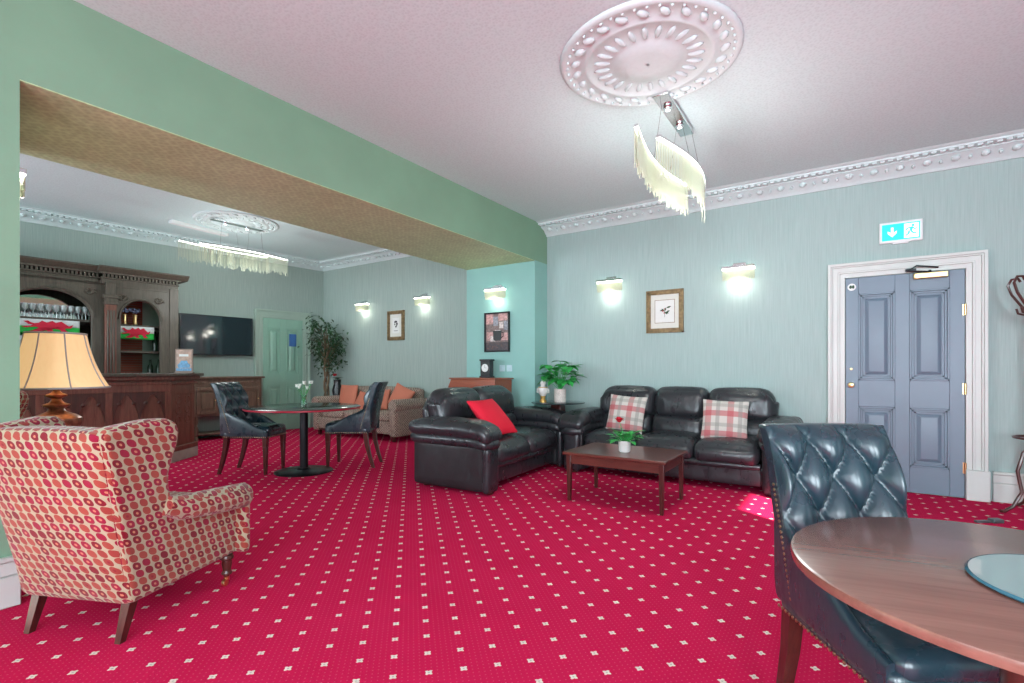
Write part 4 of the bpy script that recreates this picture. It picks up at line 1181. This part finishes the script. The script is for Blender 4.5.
# carcase: sides, back, top
b = MB(); 
for s in (2.81, 3.64, 4.95, 5.88): b.box(X(s)-.02, X(s)+.02, YFp+.06, -.01, CT, 2.42)
b.box(X(5.9), X(2.79), YFp+.05, -.01, 2.38, 2.44); b.build('cabinet_sides', O, bb, bevel=.003)
b = MB(); b.box(X(5.9), X(3.64), -.03, -.01, CT, 2.42); b.build('mirror_back', M['mirror'], bb)
b = MB(); b.box(X(3.62), X(3.13), -.03, -.01, CT, 2.42); b.build('brick_reflection_back', M['brickrefl'], bb)  # reflection in the right bay, painted as a brick panel
b = MB(); b.box(X(3.13), X(2.79), -.03, -.01, CT, 2.42); b.build('pale_reflection_back', M['palegreen'], bb)  # pale strip of the same painted reflection
# pilasters
for s in (3.645, 4.93):
    b = MB(); x = X(s); b.box(x-.065, x+.065, YFp-.05, YFp, CT, 2.10)
    b.build('pilaster', M['barwood'] if s < 4 else O, bb, bevel=.004)
    b = MB()
    for k in range(3): b.tube([(x-.035+.035*k, YFp-.052, CT+.1),(x-.035+.035*k, YFp-.052, 2.02)], .011, 8)
    b.box(x-.08, x+.08, YFp-.07, YFp, 2.10, 2.13); b.box(x-.07, x+.07, YFp-.06, YFp, 2.13, 2.19); b.box(x-.09, x+.09, YFp-.08, YFp, 2.19, 2.24); b.box(x-.055, x+.055, YFp-.045, YFp, 2.24, 2.42)
    b.build('capital', O, bb, bevel=.005)
b = MB(); x = X(2.86); b.box(x-.05, x+.07, YFp-.02, YFp, CT, 2.42); b.build('corner_stile', O, bb, bevel=.005)
# entablature with dentils
def entab(s_r, s_l, yf):
    b = MB(); xr, xl = X(s_r), X(s_l)
    b.box(xl, xr, yf, -.01, 2.40, 2.47); b.box(xl-.01, xr+.01, yf-.025, -.01, 2.47, 2.49)
    b.box(xl-.02, xr+.03, yf-.05, -.01, 2.535, 2.56)
    b.prism([(yf-.05,2.56),(yf-.12,2.62),(yf-.12,2.64),(-.01,2.64),(-.01,2.56)], xl-.05, xr+.12, axis='x')
    b.build('cornice', O, bb, bevel=.004)
    b = MB(); s = xl+.01
    while s < xr-.02: b.box(s, s+.026, yf-.04, yf, 2.49, 2.532); s += .045
    b.build('dentils', O, bb)
    b = MB(); b.box(xl+.03, xr-.03, yf-.012, yf, 2.36, 2.375); b.build('bead', O, bb)
entab(2.79, 3.74, YFp); entab(3.76, 4.84, YFp+.07); entab(4.86, 5.90, YFp)
# shelves
for (s0_, s1_, z) in ((2.83,3.62,1.42),(2.83,3.62,1.81),(3.66,4.93,1.42),(3.66,4.93,1.84)):
    b = MB(); b.box(X(s1_), X(s0_), -.36, -.03, z, z+.035); b.build('shelf', O, bb, bevel=.003)
b = MB(); b.box(X(5.9), X(2.79), YFp-.06, -.01, .98, CT); b.build('back_counter', O, bb, bevel=.006)
b = MB(); b.box(X(5.88), X(2.81), YFp, -.01, 0, .98)
b.build('lower_cupboard', M['barwood'], bb, bevel=.004)

def BP(s, y, z):           # a point on the back bar in the world
    p = P0 + NW*(-y) + DW*s; return (p.x, p.y, z)
# wine glasses standing on the upper left shelf
g = MB(); g.lathe([(.032,0),(.033,.003),(.006,.008),(.004,.085),(.022,.10),(.036,.135),(.033,.185),(.031,.185),(.034,.135),(.02,.104),(.001,.096)], 16)
g0 = g.build('wine_glass', mat('bar_glass', (.9,.98,.96), .05, 0, Transmission_Weight=.7, IOR=1.3)); first = True
for r_, y in enumerate((-.30, -.20, -.10)):
    for k in range(13):
        o = g0 if first else g0.copy()
        if not first: COL.objects.link(o)
        first = False
        o.location = BP(3.80 + k*.078 + (.02 if r_ == 1 else 0), y, 1.875)
        tag(o, 'clear stemmed glass in rows on the upper shelf inside the left arch', 'glass', 'stemmed glasses on the upper bar shelf')
# bottles on the right side
g = MB(); g.lathe([(.036,0),(.037,.01),(.037,.19),(.03,.215),(.014,.24),(.013,.30),(.015,.305),(.013,.31)], 16)
g0 = g.build('wine_bottle', M['winebottle']); first = True
for (s, y, z, lab) in ((2.94,-.26,1.455,'left'),(3.02,-.24,1.455,'mid'),(2.94,-.12,1.455,'back'),(2.98,-.26,1.02,'low'),(3.08,-.22,1.02,'low')):
    o = g0 if first else g0.copy()
    if not first: COL.objects.link(o)
    first = False
    o.location = BP(s, y, z)
    up = z > 1.2
    tag(o, 'dark green bottle on the middle shelf at the right of the right arch' if up else 'dark green bottle standing on the back counter in the right arch', 'bottle', 'dark bottles on the middle bar shelf' if up else 'dark bottles on the back counter')
g = MB(); g.lathe([(.03,0),(.034,.01),(.038,.10),(.036,.10),(.031,.012),(.001,.01)], 14)
g0 = g.build('tumbler', M['white']); first = True
for k in range(5):
    o = g0 if first else g0.copy()
    if not first: COL.objects.link(o)
    first = False
    o.location = BP(3.12+.085*k, -.33, 1.02)
    tag(o, 'small white cup standing on the back counter in the right arch', 'cup', 'white cups on the back counter')
for k, (s, lab) in enumerate(((3.40, 'dusty blue flowers in a brass vase in the right arch, nearer the left pilaster'), (3.27, 'dusty blue flowers in a brass vase in the right arch, nearer the right edge'))):
    t = thing('dried_flower_vase', lab, 'vase', BP(s, -.2, 1.845), 0, 'dried flower vases on the bar shelf')
    b = MB(); b.lathe([(.03,0),(.034,.01),(.022,.08),(.03,.16),(.025,.16),(.004,.14)], 16); b.build('vase', M['brass'], t)
    b = MB()
    for j in range(26):
        a = j*2.4; r = .07*random.random()**.5; b.ball((r*cos(a), r*sin(a), .20+.05*random.random()), .018, 6, 4)
    b.build('blooms', M['bluepetal'], t)
# flags with a red dragon
def flag(s, z, w, h, lab):
    t = thing('dragon_flag', lab, 'flag', BP(s, YFp+.10, z), RW+PI/2, 'red dragon flags on the back bar')
    def cloth(z0, z1, y): 
        b = MB(); b.grid(lambda u, v: Vector((-w/2+w*u, y+.006*sin(u*9), z0+(z1-z0)*v)), 16, 3); return b
    cloth(-h/2, 0, 0).build('white_half', M['flagw'], t, thick=.002); cloth(-h, -h/2, 0).build('green_half', M['flagg'], t, thick=.002)
    # rampant-walking dragon silhouette facing left
    D = [(-.40,-.30),(-.46,-.18),(-.38,-.14),(-.34,-.24),(-.28,-.30),(-.20,-.26),(-.14,-.10),(-.06,-.22),(.04,-.08),(.10,-.22),(.20,-.10),(.28,-.30),(.34,-.42),(.42,-.30),(.46,-.12),(.42,-.30),(.38,-.55),(.26,-.60),(.30,-.80),(.36,-.86),(.22,-.88),(.16,-.66),(.02,-.62),(.06,-.84),(.12,-.90),(-.04,-.90),(-.08,-.66),(-.20,-.62),(-.26,-.82),(-.36,-.88),(-.20,-.90),(-.14,-.66),(-.26,-.54),(-.42,-.62),(-.50,-.56),(-.34,-.48),(-.30,-.40),(-.38,-.38)]
    b = MB(); b.prism([(x*w*.92, zz*h) for x, zz in D], -.012, -.009, axis='y'); b.build('dragon_emblem', M['flagr'], t, smooth=False)
flag(4.27, 1.845, .62, .19, 'white and green flag with a red dragon hanging in the left arch')
flag(3.30, 1.815, .44, .19, 'white and green flag with a red dragon hanging in the right arch')

# ---------------------------------------------------------------- bar counter
CX, CY = -7.04, 2.86
bc = thing('bar_counter', 'carved red-brown wooden bar counter with pale stone plinth', 'bar counter', (CX, CY, 0), RW)
Lc = 3.6
plan = lambda o: [(o,-Lc),(o,o*.41),(-.36+o*.41,.41+o),(-.62,.41+o),(-.62,-Lc)]
b = MB(); b.prism(plan(.02), 0, .13); b.build('plinth', M['stone'], bc, bevel=.008)
b = MB(); b.prism(plan(-.02), .13, 1.085); b.build('carcase', M['barwood'], bc, bevel=.004)
b = MB(); b.prism(plan(.02), .13, .19); b.prism(plan(.015), .985, 1.02); b.prism(plan(.045), 1.045, 1.085); b.build('mouldings', M['barwood'], bc, bevel=.006)
b = MB(); b.prism(plan(.085), 1.085, 1.125); b.build('worktop', M['baroak'], bc, bevel=.010)
def tracery(b, x0, w, z1, Mx, h=.30, y0=0, y1=.02):
    # two pointed, cusped arches cut out of a board; x runs along the front
    cx = x0 + w/2
    n = 10
    for half in (0, 1):
        a0 = x0 + half*w/2; hw_ = w/2; mid = a0 + hw_/2
        top = [(a0, z1), (a0+hw_, z1)]
        curve = []
        for k in range(n+1):
            t = k/n; x = a0 + hw_*t
            u = abs(t-.5)*2
            zz = z1 - .03 - (h-.05)*u**1.7 + .035*abs(sin(u*PI*2))*u
            curve.append((x, zz))
        poly = [(a0+hw_, z1), (a0, z1)] + curve
        b.prism(poly, y0, y1, Mx, axis='y')
        for s_ in (-1, 1): b.ball((mid+s_*hw_*.27, y0 if y0 < 0 else y1, z1-.13), (.022,.010,.022), 8, 5, Mx)
def front_panels(Mx, L, widths, stile=.07):
    # panels with frame; local x along the front, -y is outward
    x = 0
    b = MB(); b.box(0, L, -.03, 0, .90, .985, Mx); b.box(0, L, -.03, 0, .19, .28, Mx)
    xs = [0]
    for w in widths: b.box(x, x+stile, -.03, 0, .28, .90, Mx); x += stile + w
    b.box(x, min(x+stile, L), -.03, 0, .28, .90, Mx); b.build('panel_frame', M['barwood'], bc, bevel=.004)
    x = 0
    for w in widths:
        b = MB(); b.box(x+stile, x+stile+w, -.008, 0, .28, .90, Mx); pb_ = b.build('front_panel', M['barpanel'], bc)
        b = MB(); tracery(b, x+stile, w, .90, Mx, .36, -.030, -.004); b.build('tracery', M['barshade'], pb_, ang=25); x += stile+w
# main front faces local +x : map panel x -> -y direction
Mf = Matrix(((0,-1,0,-.02),(-1,0,0,.0),(0,0,1,0),(0,0,0,1)))
front_panels(Mf, Lc-.02, [.52]*6)
a = atan2(.41, -.36)
Mc = Matrix.Translation((-.37,.40,0)) @ Matrix.Rotation(a+PI, 4, 'Z')
b = MB(); Lq = sqrt(.36**2+.41**2)
b.box(0.02, Lq-.02, .0, .03, .86, .985, Mc @ Matrix.Scale(-1,4,(0,1,0))); b.box(.02,.09,0,.03,.19,.86, Mc @ Matrix.Scale(-1,4,(0,1,0))); b.box(Lq-.09,Lq-.02,0,.03,.19,.86, Mc @ Matrix.Scale(-1,4,(0,1,0)))
for k in range(3):
    for j in range(2):
        b.tube([(.17+.2*j+.05*cos(t*PI/4), -.01, .78-.13*k+.05*sin(t*PI/4)) for t in range(9)], .012, 6, Mc)
b.build('carved_end_panel', M['barwood'], bc, bevel=.003)
def CP(x, y, z): 
    q = Matrix.Rotation(RW, 3, 'Z') @ Vector((x, y, 0)); return (CX+q.x, CY+q.y, z)
mn = thing('menu_stand', 'small framed leaflet stand with a blue picture on the end of the bar counter', 'menu stand', CP(-.22, .22, 1.125), radians(35))
b = MB(); b.box(-.115,.115,-.008,.0,.01,.32); b.box(-.115,.115,-.03,.03,0,.012); b.build('holder', mat('brown_frame', (.16,.085,.05), .4), mn, bevel=.002)
b = MB(); b.box(-.098,.098,-.0105,-.008,.03,.305); b.build('leaflet', mat('tan_leaflet', (.42,.27,.20), .6, var=(25,.3)), mn)
b = MB(); b.prism([(-.07,.07),(.075,.07),(.085,.11),(.055,.13),(.04,.165),(-.035,.165),(-.055,.13),(-.085,.11)], -.012, -.0105, axis='y'); b.box(-.098,.098,-.012,-.0105,.03,.065); b.build('blue_print', mat('blue_print', (.08,.25,.42), .5, var=(40,.4)), mn, smooth=False)
b = MB(); b.box(-.06,.06,-.0125,-.0105,.22,.25); b.build('pale_print', M['paper'], mn)

# ---------------------------------------------------------------- coat stand at the right
cs = thing('coat_stand', 'dark bentwood coat stand with curled hooks by the skirting at the right', 'coat stand', (1.33, 5.72, 0))
b = MB(); b.lathe([(.022,.05),(.022,1.75),(.03,1.78),(.012,1.84),(.001,1.86)], 14); b.build('pole', M['darkleg'], cs)
for k in range(6):
    a = k*PI/3 + .5; b = MB()
    P = lambda r, z: (r*cos(a), r*sin(a), z)
    b.tube([P(.02,1.55),P(.06,1.60),P(.13,1.70),P(.19,1.80),P(.215,1.88),P(.19,1.93),P(.15,1.93),P(.135,1.90)], .010, 8)
    b.tube([P(.02,1.58),P(.10,1.62),P(.15,1.64),P(.16,1.68)], .009, 8); b.build('hook', M['darkleg'], cs)
b = MB(); b.tube([(.17*cos(t*PI/12), .17*sin(t*PI/12), .62) for t in range(25)], .010, 8); b.build('umbrella_ring', M['darkleg'], cs)
for k in range(4):
    a = k*PI/2 + .35; b = MB(); P = lambda r, z: (r*cos(a), r*sin(a), z)
    b.tube([P(.02,.62),P(.13,.50),P(.17,.35),P(.14,.18),P(.20,.06),P(.26,.018),P(.285,.02)], .013, 8); b.build('leg', M['darkleg'], cs)
b = MB(); b.box(-.10,.02,-.016,.016,0,.018); b.box(.02,.10,-.028,.028,0,.03)
simple('floor_door_stop', 'small grey metal door stop lying on the carpet behind the brown wooden table', 'door stop', b, mat('grey_metal', (.14,.17,.18), .4, .6), (.92, 5.23, 0), radians(35), bevel=.005)

# ---------------------------------------------------------------- light
w = bpy.data.worlds.new('sky'); S.world = w; w.use_nodes = True
bg = w.node_tree.nodes['Background']; bg.inputs[0].default_value = (.75,.87,1,1); bg.inputs[1].default_value = 2.0
def area(loc, rot, sx, sy, e, col=(.80,.92,1)):  # unseen lamps added outside the rear openings to fill both rooms
    l = bpy.data.lights.new('window_fill', 'AREA'); l.shape = 'RECTANGLE'; l.size = sx; l.size_y = sy; l.energy = e; l.color = col
    o = bpy.data.objects.new('window_fill', l); COL.objects.link(o); o.location = loc; o.rotation_euler = rot; return o
for (p, q, z0, z1), e in zip(OPS_R, (22, 115, 160)): area(((p+q)/2, YR-.2, (z0+z1)/2), (PI/2,0,0), q-p, z1-z0, e)
for (p, q, z0, z1) in OPS_F: area(((p+q)/2, YR-.2, (z0+z1)/2), (PI/2,0,0), q-p, z1-z0, 90)
sun = bpy.data.lights.new('sun', 'SUN'); sun.energy = 16; sun.angle = .01; sun.color = (1,.95,.88)
so = bpy.data.objects.new('sun', sun); COL.objects.link(so)
dv = Vector((.82,-.57,.496)).normalized(); so.rotation_euler = dv.to_track_quat('Z', 'Y').to_euler()

S.view_settings.view_transform = 'Standard'; S.view_settings.look = 'None'; S.view_settings.gamma = 1; S.view_settings.use_curve_mapping = False
S.view_settings.exposure = .85
S.cycles.use_denoising = True
S.cycles.max_bounces = 8; S.cycles.diffuse_bounces = 5; S.cycles.glossy_bounces = 4; S.cycles.transmission_bounces = 6
S.cycles.sample_clamp_indirect = 6
